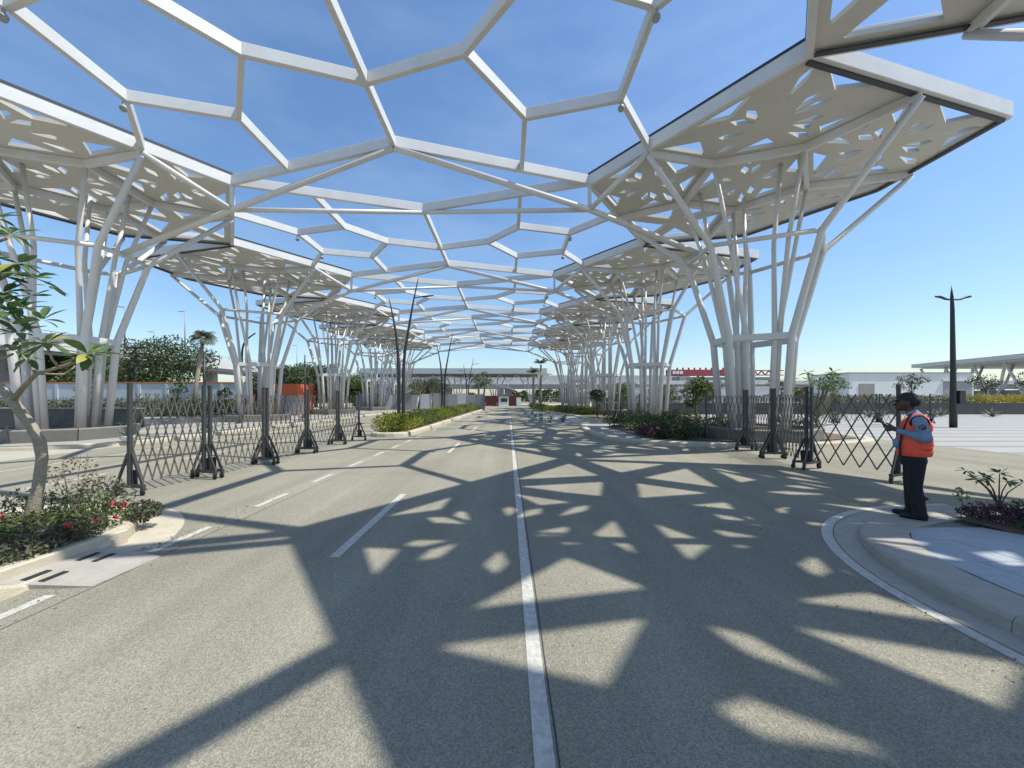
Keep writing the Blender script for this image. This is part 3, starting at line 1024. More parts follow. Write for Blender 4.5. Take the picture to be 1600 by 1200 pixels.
def barrier(p, q, nd, label, simple=False, group='expanding barriers', zoff=0.006):
    p = Vector((p[0], p[1], zoff)); q = Vector((q[0], q[1], zoff))
    L = (q - p).length
    rz = math.atan2(q.y - p.y, q.x - p.x)
    t = thing('expanding_barrier', label, 'barrier', p, rz, group)
    for x in (0.0, L):
        o = link('post', PM, t, (x, 0, 0))
        b_ = link('base_frame', BM_, t, (x, 0, 0))
        if not simple:
            for s_ in (-1, 1):
                c_ = link('caster', CM, b_, (0, s_ * 0.285, -0.005))
                link('wheel', WM, c_)
    z0, z1 = 0.2, 1.78
    w_ = (L - 0.1) / nd
    run = 2.75 * w_
    piv = MB()
    for i in range(-3, nd + 4):
        for s_ in (1, -1):
            # slat foot at x0 on the bottom line, leaning by run over the full height
            x0 = 0.05 + i * w_; x1 = x0 + s_ * run
            ta, tb = 0.0, 1.0
            lo, hi = 0.045, L - 0.045
            dx = x1 - x0
            for lim, sg in ((lo, 1), (hi, -1)):
                ea, eb = sg * (x0 - lim), sg * (x1 - lim)
                if ea < 0 and eb < 0: ta = 2
                elif ea < 0: ta = max(ta, ea / (ea - eb))
                elif eb < 0: tb = min(tb, ea / (ea - eb))
            if tb - ta < 0.12: continue
            a = Vector((x0 + dx * ta, s_ * 0.006, z0 + (z1 - z0) * ta))
            b_ = Vector((x0 + dx * tb, s_ * 0.006, z0 + (z1 - z0) * tb))
            o = link('slat', SLAT, t, a)
            o.scale = (1, 1, (b_ - a).length)
            o.rotation_euler = (0, math.atan2(b_.x - a.x, b_.z - a.z), 0)
    if not simple:
        for r_ in range(6):
            z = z0 + (z1 - z0) * r_ / 5.5
            for i in range(nd * 2 + 1):
                if (i + r_) % 2: continue
                x = 0.05 + i * w_ / 2
                piv.box((x, 0, z), (0.016, 0.024, 0.016))
        o = part('pivot_pins', piv, M_SLAT, t); o['kind'] = 'stuff'
    return t
LB = [(-6.62, 6.72), (-6.36, 8.1), (-6.2, 9.8), (-6.19, 11.8), (-6.22, 14.0), (-5.95, 15.4)]
names = ['nearest dark steel expanding barrier at the left, beside the flower bed', 'second dark expanding barrier from the flower bed on the left',
         'third dark expanding barrier from the flower bed on the left', 'fourth dark expanding barrier from the flower bed on the left',
         'last dark expanding barrier on the left, next to the hedge']
for i in range(5):
    a = Vector(LB[i]); b_ = Vector(LB[i + 1])
    d_ = (b_ - a).normalized()
    barrier(a + d_ * (0.08 if i else 0), b_ - d_ * 0.06, 8 if i < 4 else 6, names[i])
RB = [(7.85, 7.72), (7.2, 9.2), (7.42, 10.75), (7.75, 12.5), (7.5, 14.6)]
names = ['opened-wide dark expanding barrier directly behind the guard', 'dark expanding barrier next behind the one by the guard, on the right',
         'third dark expanding barrier behind the guard on the right', 'farthest dark expanding barrier of the row behind the guard']
for i in range(4):
    a = Vector(RB[i]); b_ = Vector(RB[i + 1])
    d_ = (b_ - a).normalized()
    barrier(a + d_ * (0.08 if i else 0), b_ - d_ * 0.06, 5 if i == 0 else 9, names[i])
BB = [((17.3, 24.6), (20.6, 24.4)), ((20.8, 24.4), (23.6, 24.6)), ((23.8, 24.6), (26.6, 24.2))]
for i, (a, b_) in enumerate(BB):
    barrier(a, b_, 9, 'low far expanding barrier on the striped plaza, %s' % ['beside the frangipani', 'middle one of three', 'ending at the double-arm lamp'][i], simple=True, group='far barriers on the plaza', zoff=0.012)
for i, (a, b_) in enumerate((((7.0, 30.2), (8.6, 30.0)), ((8.8, 30.0), (10.4, 30.4)))):
    barrier(a, b_, 6, 'far expanding barrier before the second right tree-column, %s one' % ['left', 'right'][i], simple=True, group='far barriers by the second tree-column', zoff=0.13)
# ---------------------------------------------------------------- plants
def leaf_mesh(name, m, n=5, width=0.16, bend=0.18, tip=0.62):
    """one long leaf of length 1 along +X, folded along the midrib"""
    V = []; F = []
    for i in range(n + 1):
        t = i / n
        wd = width * (math.sin(math.pi * min(1, t / tip * 0.5)) if t < tip else math.cos(math.pi / 2 * (t - tip) / (1 - tip))) + 0.004
        z = -bend * t * t
        V += [(t, -wd, z + wd * 0.35), (t, 0, z), (t, wd, z + wd * 0.35)]
    for i in range(n):
        a = i * 3
        F += [(a, a + 3, a + 4, a + 1), (a + 1, a + 4, a + 5, a + 2)]
    mb = MB().add(V, F, True)
    return mb.mesh(name, m)
LEAFM = [leaf_mesh('leaf', M_PLEAF, bend=b_, width=wd) for b_, wd in ((0.1, 0.15), (0.25, 0.17), (0.4, 0.15), (-0.05, 0.13))]
LEAFYM = leaf_mesh('leaf', M_YLEAF, bend=0.35, width=0.17)
def euler_from_x(d, roll=0.0):
    d = Vector(d).normalized()
    return (d.to_track_quat('X', 'Z') @ Matrix.Rotation(roll, 4, 'X').to_quaternion()).to_euler()
def rosette(parent, c, n, size, rs, axis=(0, 0, 1), origin=(0, 0, 0), yellow=0.0):
    ax = Vector(axis).normalized()
    q = ax.to_track_quat('Z', 'Y')
    a0 = rs.uniform(0, 6.28)
    for i in range(n):
        a = a0 + i * 2.4
        el = rs.uniform(-0.55, 0.75)
        d = q @ Vector((math.cos(a) * math.cos(el), math.sin(a) * math.cos(el), math.sin(el)))
        me = LEAFYM if rs.random() < yellow else rs.choice(LEAFM)
        o = link('leaf', me, parent, Vector(c) - Vector(origin) + d * 0.015)
        s_ = size * rs.uniform(0.6, 1.0)
        o.scale = (s_, s_ * rs.uniform(0.85, 1.2), s_)
        o.rotation_euler = euler_from_x(d, rs.uniform(-0.5, 0.5))

# plumeria at the left edge
rs = random.Random(21)
base = pz(45, 838, 4.4)
pt = thing('plumeria_tree', 'leaning plumeria with knobbly bare trunk and big leaves at the left edge', 'tree', (base.x, base.y, 0.12))
org = Vector((base.x, base.y, 0.12))
def rel(l): return [p - org for p in l]
trunk = [Vector((base.x, base.y, 0.1))] + [pz(*p) for p in ((50, 800, 4.4), (60, 760, 4.4), (66, 715, 4.42), (62, 690, 4.42), (48, 664, 4.44), (28, 638, 4.45), (8, 612, 4.46), (-25, 580, 4.5), (-60, 540, 4.5))]
rad = [0.074, 0.06, 0.052, 0.05, 0.055, 0.049, 0.051, 0.045, 0.04, 0.034]
part('trunk', MB().pipe(rel(trunk), rad, 12), M_TRUNK, pt)
brs = [([(18, 628, 4.45), (38, 603, 4.4), (57, 584, 4.36), (92, 574, 4.3), (128, 562, 4.28)], [0.032, 0.026, 0.022, 0.018, 0.016]),
       ([(57, 584, 4.36), (45, 568, 4.4), (33, 552, 4.45), (30, 528, 4.46)], [0.018, 0.015, 0.014, 0.013]),
       ([(92, 574, 4.3), (82, 562, 4.2), (75, 545, 4.18)], [0.014, 0.012, 0.012]),
       ([(57, 584, 4.36), (100, 585, 4.5), (118, 572, 4.55)], [0.014, 0.012, 0.01]),
       ([(-60, 540, 4.5), (-45, 480, 4.45), (-10, 440, 4.4), (20, 425, 4.4), (48, 432, 4.4)], [0.04, 0.03, 0.024, 0.018, 0.014]),
       ([(-45, 480, 4.45), (-30, 420, 4.5), (-10, 380, 4.5), (12, 372, 4.5)], [0.03, 0.024, 0.018, 0.014]),
       ([(-60, 540, 4.5), (-20, 545, 4.45), (5, 560, 4.42), (20, 553, 4.4)], [0.03, 0.02, 0.016, 0.012]),
       ([(-45, 480, 4.45), (-5, 490, 4.3), (25, 505, 4.25), (55, 498, 4.2)], [0.026, 0.02, 0.015, 0.012])]
for b_, r_ in brs:
    part('branch', MB().pipe(rel([pz(*p) for p in b_]), r_, 8), M_TRUNK, pt)
for (px, py, Y, n, sz, yl) in ((138, 554, 4.28, 24, 0.30, 0.1), (74, 536, 4.18, 18, 0.27, 0.1), (29, 520, 4.46, 16, 0.26, 0), (120, 568, 4.55, 6, 0.2, 0), (22, 548, 4.4, 14, 0.24, 0), (42, 560, 4.3, 8, 0.22, 0.1),
                               (54, 434, 4.4, 16, 0.26, 0), (30, 412, 4.4, 18, 0.27, 0.05), (16, 366, 4.5, 16, 0.27, 0), (-8, 340, 4.5, 14, 0.25, 0), (66, 500, 4.2, 15, 0.25, 0), (4, 458, 4.35, 18, 0.27, 0.05), (76, 446, 4.5, 9, 0.24, 0), (36, 482, 4.35, 14, 0.25, 0.04),
                               (14, 488, 4.3, 14, 0.25, 0.1), (-14, 400, 4.45, 14, 0.25, 0), (48, 462, 4.5, 10, 0.24, 0), (2, 430, 4.3, 14, 0.25, 0)):
    rosette(pt, pz(px, py, Y), int(n * 0.75), sz, rs, (rs.uniform(-0.4, 0.4), rs.uniform(-0.6, 0.1), 1), org, yl)

def shrub(name, label, cat, c, r, n, size, m, stems=8, extra=None, group=None, asp=2.2, shell=0.35, twig=True):
    """small plant: stems and a cloud of leaves"""
    c = Vector(c)
    t = thing(name, label, cat, c, 0, group)
    pts = blob_pts(n, (0, 0, r[2] * 0.95), r, shell)
    pts = pts[pts[:, 2] > 0.02]
    # lumpy outline
    nz = np.sin(pts[:, 0] * 9 + c.x * 3) * np.cos(pts[:, 1] * 8 + c.y * 2)
    pts[:, 2] *= 1 + 0.18 * nz
    link('foliage', leaves(pts, size, m, asp=asp), t)
    if twig:
        mb = MB()
        for i in range(stems):
            a = random.uniform(0, 6.28); k = random.uniform(0.3, 0.9)
            mb.pipe([(0.2 * r[0] * math.cos(a), 0.2 * r[1] * math.sin(a), -0.03), (k * 0.5 * r[0] * math.cos(a), k * 0.5 * r[1] * math.sin(a), r[2] * 0.7), (k * r[0] * math.cos(a), k * r[1] * math.sin(a), r[2] * random.uniform(1.2, 1.8))], [0.008, 0.006, 0.003], 5, False)
        part('stems', mb, M_BARK, t)
    if extra:
        for (pname, num, sz, mm, cl) in extra:
            cs = blob_pts(cl, (0, 0, r[2]), (r[0] * 0.9, r[1] * 0.9, r[2] * 0.95), 0.75)
            cs = cs[cs[:, 2] > r[2] * 0.5]
            for q in cs:
                pp = blob_pts(num, q, (sz, sz, sz), 0.2)
                link(pname, leaves(pp, sz * 0.8, mm, asp=1.2), t)
    return t
fl = [((-4.95, 4.55, 0.12), (0.36, 0.34, 0.2), 'low leafy bush with red flowers nearest the rounded kerb nose at left', True, M_LEAF),
      ((-5.35, 5.0, 0.12), (0.42, 0.36, 0.28), 'tall thin-leaved bush at the back of the left flower bed', False, M_LEAFO),
      ((-5.85, 4.75, 0.12), (0.4, 0.36, 0.24), 'bushy dark green plant left of the plumeria trunk', False, M_LEAFD),
      ((-5.25, 4.15, 0.12), (0.36, 0.36, 0.18), 'low bush with red flowers in front of the plumeria trunk', True, M_LEAF),
      ((-4.75, 3.75, 0.12), (0.24, 0.42, 0.12), 'creeping olive ground cover behind the drain inlet', False, M_LEAFO),
      ((-5.1, 3.45, 0.12), (0.3, 0.4, 0.14), 'creeping dark ground cover at the left edge of the photo', False, M_LEAFD),
      ((-4.72, 4.2, 0.12), (0.2, 0.3, 0.14), 'small bush with red flowers on the left kerb edge', True, M_LEAFO),
      ((-4.72, 4.98, 0.12), (0.2, 0.2, 0.12), 'small trailing plant hanging over the left kerb nose', False, M_LEAFO)]
for c, r, lb, red, m in fl:
    shrub('flower_bush' if red else 'bush', lb, 'bush', c, r, 620, 0.055, m, 14, [('flower', 16, 0.04, M_RED, 5)] if red else None)
# bare twigs standing in the bed
tw = thing('dry_shrub', 'thin bare twiggy shrub standing behind the plumeria trunk', 'shrub', (-5.55, 4.9, 0.12))
mb = MB()
for i in range(9):
    a = random.uniform(0, 6.28); k = random.uniform(0.1, 0.3)
    mb.pipe([(0, 0, 0), (k * 0.5 * math.cos(a), k * 0.5 * math.sin(a), 0.35), (k * math.cos(a), k * math.sin(a), random.uniform(0.55, 0.85))], [0.006, 0.004, 0.002], 5, False)
part('twigs', mb, M_BARK, tw)
link('foliage', leaves(blob_pts(160, (0, 0, 0.6), (0.3, 0.25, 0.25)), 0.05, M_DRYLEAF), tw)

# shrub bed right of the guard
for i, (x, y, rx, rz_, m) in enumerate(((6.55, 5.05, 0.5, 0.10, M_LEAFP), (7.3, 5.1, 0.55, 0.11, M_LEAFD), (6.5, 4.4, 0.45, 0.10, M_LEAFD), (7.2, 4.45, 0.5, 0.11, M_LEAFP), (8.1, 5.0, 0.6, 0.12, M_LEAFD))):
    shrub('ground_cover_plant', ['low purple ground cover nearest the guard', 'low dark green ground cover behind the purple one', 'low dark ground cover along the granite paving', 'purple ground cover at the right edge', 'dark ground cover at the far right edge of the bed'][i],
          'ground cover', (x, y, 0.07), (rx, 0.42, rz_), 1500, 0.045, m, 4, group='ground cover in the right bed')
lf = thing('leafy_shrub', 'taller leafy shrub standing in the bed right of the guard', 'shrub', (7.35, 5.75, 0.07))
mb = MB()
rs = random.Random(4)
for i in range(8):
    a = rs.uniform(0, 6.28); k = rs.uniform(0.15, 0.38); z = rs.uniform(0.3, 0.55)
    p = Vector((k * math.cos(a), k * math.sin(a), z))
    mb.pipe([(0, 0, 0), (p.x * 0.4, p.y * 0.4, z * 0.6), p], [0.01, 0.008, 0.005], 5, False)
    rosette(lf, p, 8, 0.15, rs)
part('stems', mb, M_BARK, lf)
sp = thing('seedling', 'thin seedling on the kerb between guard and shrub bed', 'plant', (6.25, 5.3, 0.06))
part('stem', MB().pipe([(0, 0, 0), (0.02, 0, 0.2), (0.0, 0, 0.36)], [0.006, 0.005, 0.003], 5), M_BARK, sp)
link('foliage', leaves(blob_pts(26, (0, 0, 0.3), (0.1, 0.1, 0.1)), 0.07, M_LEAF), sp)

# hedges
def hedge(name, label, line, halfw, h, z0, mats_, dens, size, group=None, cat='hedge'):
    P = [Vector(p) for p in line]
    t = thing(name, label, cat, (P[0].x, P[0].y, z0), 0, group)
    o = P[0]
    S = resample(P, 0.8)
    for mi, m in enumerate(mats_):
        pts = []
        for i, c in enumerate(S):
            far = max(1.0, c.y / 18.0)
            k = int(dens / far)
            # clumps of one tone alternate along the hedge
            tone = math.sin(i * 0.55 + 0.8) + 0.7 * math.sin(i * 1.31)
            want = 0 if tone < 0.1 else 1
            if len(mats_) > 1 and (want != mi):
                k = int(k * 0.12)
            hh = h * (0.82 + 0.3 * abs(math.sin(i * 1.7 + 1)))
            d_ = blob_pts(max(4, k), (c.x - o.x, c.y - o.y, hh * 0.45), (halfw, 0.75, hh * 0.62), 0.45)
            pts.append(d_)
        pts = np.concatenate(pts); pts = pts[pts[:, 2] > -0.05]
        link('foliage', leaves(pts, size, m), t)
    return t
hedge('hedge', 'lime and dark green hedge along the median beside the twin lamps', [(-5.35, 17.6), (-5.2, 28), (-4.9, 45), (-4.3, 59)], 0.95, 0.8, 0.15, (M_LEAF, M_LEAFY), 1300, 0.095)
hedge('hedge', 'low lime hedge on the far right island before the palms', [(8.3, 36.5), (6.3, 41), (4.7, 48), (4.4, 70)], 1.0, 0.7, 0.13, (M_LEAF, M_LEAFY), 900, 0.12)
# shrubs in the bed of the first right island
rs = random.Random(9)
spots = [(5.9, 15.2, 0.45, 'dark red-leaved', M_LEAFP), (6.5, 14.7, 0.5, 'dark green', M_LEAFD), (7.2, 15.6, 0.7, 'olive', M_LEAFO), (6.2, 16.6, 0.75, 'bright green', M_LEAF), (7.4, 17.2, 0.85, 'leafy green', M_LEAF),
         (8.4, 16.0, 0.7, 'loose olive', M_LEAFO), (6.3, 18.6, 0.9, 'round green', M_LEAF), (8.0, 18.9, 0.8, 'tall green', M_LEAFD), (10.8, 18.4, 0.8, 'lime', M_LEAFY), (12.2, 16.3, 0.6, 'wispy', M_LEAFO), (5.9, 20.6, 0.8, 'far green', M_LEAFD), (9.4, 20.4, 0.8, 'far lime', M_LEAFY)]
posn = ['at the kerb corner of the right island', 'along the front kerb of the right island', 'in the middle of the right island bed', 'behind the red-leaved one on the right island', 'before the first right tree-column',
        'beside the barriers on the right island', 'at the road side of the right island', 'behind the first right tree-column', 'seen through the barriers behind the tree-column', 'at the right end of the island', 'at the back of the right island by the road', 'at the back of the right island']
for (x, y, h, w_, m), ps in zip(spots, posn):
    shrub('shrub', '%s shrub %s' % (w_, ps), 'shrub', (x, y, 0.15), (0.85, 0.7, h * 0.58), 1100, 0.11, m, 8, group='shrubs on the right island')

def small_tree(name, label, c, h, cr, n, size, m, trunk_r=0.05, lobes=9, cat='tree', bark=M_BARK, z0=0.45, group=None, seed=1):
    rs = random.Random(seed)
    t = thing(name, label, cat, c, 0, group)
    mb = MB()
    top = Vector((rs.uniform(-0.1, 0.1) * cr, rs.uniform(-0.1, 0.1) * cr, h * 0.62))
    mb.pipe([(0, 0, -0.05), (top.x * 0.3, top.y * 0.4, h * 0.25), top * 0.75, top], [trunk_r * 1.25, trunk_r, trunk_r * 0.8, trunk_r * 0.5], 8)
    pts = []
    for i in range(lobes):
        a = i * 2.4 + rs.uniform(-0.4, 0.4)
        k = math.sqrt((i + 0.5) / lobes) * cr * 0.72
        z = h * (z0 + (0.86 - z0) * rs.random()) if i else h * 0.85
        p = Vector((k * math.cos(a), k * math.sin(a), z))
        st = top * rs.uniform(0.55, 0.95)
        mb.pipe([st, st.lerp(p, 0.5) + Vector((0, 0, 0.05 * h)), p], [trunk_r * 0.45, trunk_r * 0.3, trunk_r * 0.12], 6, False)
        rr = cr * rs.uniform(0.32, 0.5)
        pts.append(blob_pts(n // lobes, p, (rr, rr, rr * 0.72), 0.35))
    part('trunk', mb, bark, t)
    link('crown', leaves(np.concatenate(pts), size, m), t)
    return t
# frangipani behind the right barriers
ft = thing('frangipani', 'small frangipani with rosettes of long leaves behind the right barriers', 'tree', (12.0, 14.9, 0.14))
rs = random.Random(31)
mb = MB()
mb.pipe([(0, 0, 0), (0.03, 0, 0.4), (0.0, 0.05, 0.8)], [0.07, 0.06, 0.055], 8)
for i in range(19):
    a = i * 2.4; k = rs.uniform(0.25, 1.15); z = 2.6 - 0.55 * k + rs.uniform(-0.55, 0.3)
    p = Vector((k * math.cos(a), k * math.sin(a) * 0.8, z))
    mb.pipe([(0, 0.05, 0.7), (p.x * 0.5, p.y * 0.5, 0.7 + (z - 0.7) * 0.5), p], [0.04, 0.028, 0.016], 6, False)
    rosette(ft, p, 9, 0.34, rs)
for i in range(10):
    a = i * 2.4 + 1; k = rs.uniform(0.3, 0.8); p = Vector((k * math.cos(a), k * math.sin(a), rs.uniform(0.7, 1.5)))
    mb.pipe([(0, 0.02, 0.4), p * 0.6, p], [0.02, 0.015, 0.008], 5, False)
    rosette(ft, p, 8, 0.32, rs)
part('trunk', mb, M_TRUNK, ft)
small_tree('young_tree', 'leafy young tree left of the right barriers, before the far viaduct', (10.1, 20.6, 0.14), 2.8, 1.0, 2400, 0.13, M_LEAF, 0.05, seed=3)
small_tree('young_tree', 'dark round young tree by the second right tree-column', (8.3, 36.0, 0.13), 2.6, 0.9, 1500, 0.14, M_LEAFD, 0.05, seed=4)

# agaves in white bowls
AG = [leaf_mesh('blade', M_AGAVE, n=4, width=0.085, bend=b_, tip=0.25) for b_ in (0.05, 0.2)]
POT = MB().lathe([(0.10, 0), (0.2, 0.05), (0.26, 0.16), (0.27, 0.19), (0.24, 0.19), (0.2, 0.14)], n=16).mesh('bowl', M_POT)
def agave(x, y, z, label, sc=1.0, pot=True, n=13):
    rs = random.Random(int(x * 100 + y * 37))
    t = thing('agave', label, 'plant', (x, y, z), 0, 'agaves set out on the pavement')
    if pot: link('bowl', POT, t)
    for i in range(n):
        a = i * 2.4; el = 0.25 + 1.0 * (i / n)
        d = Vector((math.cos(a) * math.cos(el), math.sin(a) * math.cos(el), math.sin(el)))
        o = link('blade', AG[i % 2], t, (0, 0, 0.15 if pot else 0.0))
        s_ = sc * rs.uniform(0.4, 0.55)
        o.scale = (s_, s_, s_); o.rotation_euler = euler_from_x(d)
    return t
agpos = [(2.9, 26.5, 'nearest the right island'), (3.9, 27.4, 'second from the right island'), (2.5, 29.0, 'beside the centre of the road'), (3.5, 31.2, 'in the middle of the pale pavement'),
         (2.4, 33.6, 'left one halfway along the pale pavement'), (4.3, 29.6, 'rightmost on the pale pavement'), (3.1, 36.5, 'near the far hedge'), (2.5, 40.0, 'farthest along the road edge')]
for x, y, lb in agpos: agave(x, y, 0.01, 'grey-green agave %s' % lb, 1.15, False)
for x, y, lb in ((-13.75, 13.9, 'behind the plumeria trunk'), (-10.9 - 2.9, 17.6, 'left of the nearest left barrier'), (-13.8, 22.0, 'behind the second left barrier'), (-13.9, 26, 'behind the third left barrier')):
    agave(x, y, 0.145, 'agave in a white bowl on the left kerb %s' % lb, 1.1)
# agaves on the plaza
for x, y, lb in ((31.5, 33.5, 'nearest the double-arm lamp'), (34.0, 35, 'second from the double-arm lamp'), (36.5, 33, 'in front of the flowered hedge'), (40, 35.5, 'toward the right edge'), (43.5, 34.5, 'at the right edge of the photo')):
    agave(x, y, 0.012, 'pale agave clump on the striped plaza, %s' % lb, 1.9, False, 18)

# palms
def palm(x, y, h, label, seed, lean=0.0, fr=1.7, n=16, tied=False):
    rs = random.Random(seed)
    t = thing('palm_tree', label, 'palm', (x, y, 0.1), 0, 'palms far along the road')
    part('trunk', MB().pipe([(0, 0, 0), (lean * 0.3, 0, h * 0.4), (lean, 0, h)], [0.22, 0.16, 0.12], 10), M_TRUNK, t)
    mb = MB()
    for i in range(n):
        a = i * 2.4 + rs.uniform(-0.2, 0.2); el = rs.uniform(0.2, 1.3) if not tied else rs.uniform(1.0, 1.45)
        c = Vector((lean, 0, h))
        prev = c; d = Vector((math.cos(a) * math.cos(el), math.sin(a) * math.cos(el), math.sin(el)))
        for s_ in range(7):
            nx = prev + d * fr / 7
            d = (d + Vector((0, 0, -0.3))).normalized()
            if s_ > 0:
                sd_ = d.cross(Vector((0, 0, 1))).normalized()
                L = 0.5 * math.sin(math.pi * (s_ + 0.6) / 7.6)
                for q in (-1, 1):
                    for e in (0, 0.5):
                        b0 = prev.lerp(nx, e)
                        b1 = prev.lerp(nx, e + 0.42)
                        tp = b0 + sd_ * q * L + d * 0.2 - Vector((0, 0, 0.22 * L / 0.42))
                        mb.add([b0, b1, tp], [(0, 1, 2)])
            prev = nx
    part('fronds', mb, M_LEAFO, t)
palm(-4.3, 56, 4.6, 'front palm at the far end of the median', 1)
palm(-3.9, 60, 4.2, 'rear palm at the far end of the median', 2, 0.3)
palm(-4.9, 62, 3.6, 'short palm behind the median palms', 6, 0.2)
palm(4.6, 55, 6.4, 'tall palm with tied-up fronds on the far right island', 3, 0.1, 1.3, 14, True)
palm(3.8, 57, 5.2, 'shorter palm beside the tall one on the far right island', 4, -0.1, 1.3, 14, True)
palm(-27.9, 34, 6.9, 'leaning bare-trunked palm before the pale blue wall', 5, 0.9, 1.2, 26)

# fallen leaves and grit gathered along the kerbs
n = 260
yy = RNG.uniform(1.2, 6.5, n)
xx = np.where(RNG.random(n) < 0.6, -4.1 + np.abs(RNG.normal(0, 0.22, n)), 3.3 - np.abs(RNG.normal(0, 0.35, n)))
zz = np.full(n, 0.016)
o = link('fallen_leaves', leaves(np.stack([xx, yy, zz], 1), 0.028, M_DRYLEAF, normals=np.tile([1.0, 0.4, 0.0], (n, 1)), jitter=0.25)); o['kind'] = 'stuff'
mb = MB()
for i in range(900):
    if random.random() < 0.55: x, y = -4.12 + abs(random.gauss(0, 0.16)), random.uniform(1.0, 5.0)
    elif random.random() < 0.5: x, y = 3.3 - abs(random.gauss(0, 0.2)), random.uniform(1.0, 4.0)
    else: x, y = random.uniform(-3.5, 3.2), random.uniform(1.4, 9)
    s_ = random.uniform(0.003, 0.008)
    mb.box((x, y, 0.0085 + s_ * 0.4), (s_ * 1.4, s_, s_ * 0.8), random.uniform(0, 3))
o = part('grit', mb, M_KERBG, None); o['kind'] = 'stuff'
# ---------------------------------------------------------------- lamps
def smooth_pts(P, it=2):
    P = [Vector(p) for p in P]
    for _ in range(it):
        Q = [P[0]]
        for i in range(len(P) - 1):
            Q += [P[i].lerp(P[i + 1], 0.25), P[i].lerp(P[i + 1], 0.75)]
        Q.append(P[-1]); P = Q
    return P
def taper(P, r0, r1):
    n = len(P); return [r0 + (r1 - r0) * (i / (n - 1)) ** 1.3 for i in range(n)]
def lamp_head(mb, a, d, L=0.55):
    a = Vector(a); d = Vector(d).normalized()
    mb.beam(a, a + d * L * 0.55, 0.045, 0.04)
    b_ = a + d * L * 0.5
    mb.beam(b_, b_ + d * L * 0.55, 0.16, 0.05, bev=0.012)
    mb.beam(b_ + d * L * 0.55, b_ + d * L * 0.72, 0.09, 0.035, bev=0.01)
def twin_lamp(x, y, label, sc=1.0):
    t = thing('twin_street_lamp', label, 'street lamp', (x, y, 0.15), 0, 'twin curved lamps on the median')
    R = smooth_pts([(0.11, 0, 0), (0.11, 0, 3.4 * sc), (0.36, 0, 4.9 * sc), (0.62, 0, 6.4 * sc), (0.86, 0, 7.5 * sc)])
    L = smooth_pts([(-0.11, 0, 0), (-0.11, 0, 3.2 * sc), (-0.24, 0, 4.7 * sc), (-0.42, 0, 5.7 * sc), (-0.6, 0, 6.5 * sc)])
    for pts, top in ((R, 1), (L, -1)):
        p = part('pole', MB().pipe(pts, taper(pts, 0.095, 0.01), 12), M_POLE, t)
        q = min(pts, key=lambda v: abs(v.z - (6.45 if top > 0 else 5.55) * sc))
        mb = MB(); lamp_head(mb, q, (top, 0, 0.12), 0.8)
        part('lamp_arm', mb, M_POLE, p)
    part('base_plate', MB().box((0, 0, 0.015), (0.6, 0.4, 0.03)), M_POLE, t)
twin_lamp(-5.3, 19.0, 'nearest pair of curved black lamp poles in the median hedge')
twin_lamp(-5.75, 34.0, 'middle pair of curved black lamp poles on the median', 0.98)
twin_lamp(-5.6, 53.0, 'farthest pair of curved black lamp poles on the median', 0.95)
t = thing('double_arm_lamp', 'tall dark tapered lamp post with two leaf-shaped arms on the striped plaza', 'street lamp', (25.5, 22.0, 0.006))
part('pole', MB().pipe([(0, 0, 0), (0, 0, 1.0), (0, 0, 2.6), (-0.05, 0, 6.8), (-0.08, 0, 7.5), (-0.1, 0, 8.15)], [0.17, 0.17, 0.135, 0.095, 0.075, 0.012], 12), M_POLE, t)
part('control_box', MB().box((0.27, -0.1, 1.75), (0.32, 0.3, 0.75)), M_POLE, t)
for s_ in (-1, 1):
    mb = MB()
    P = [(-0.06, 0, 7.35), (s_ * 0.35, 0, 7.33), (s_ * 0.75, 0, 7.5), (s_ * 1.05, 0, 7.52)]
    mb.pipe(smooth_pts(P, 1), [0.04, 0.045, 0.05, 0.065, 0.07, 0.08, 0.06, 0.03][:len(smooth_pts(P, 1))], 8)
    part('lamp_arm', mb, M_POLE, t)

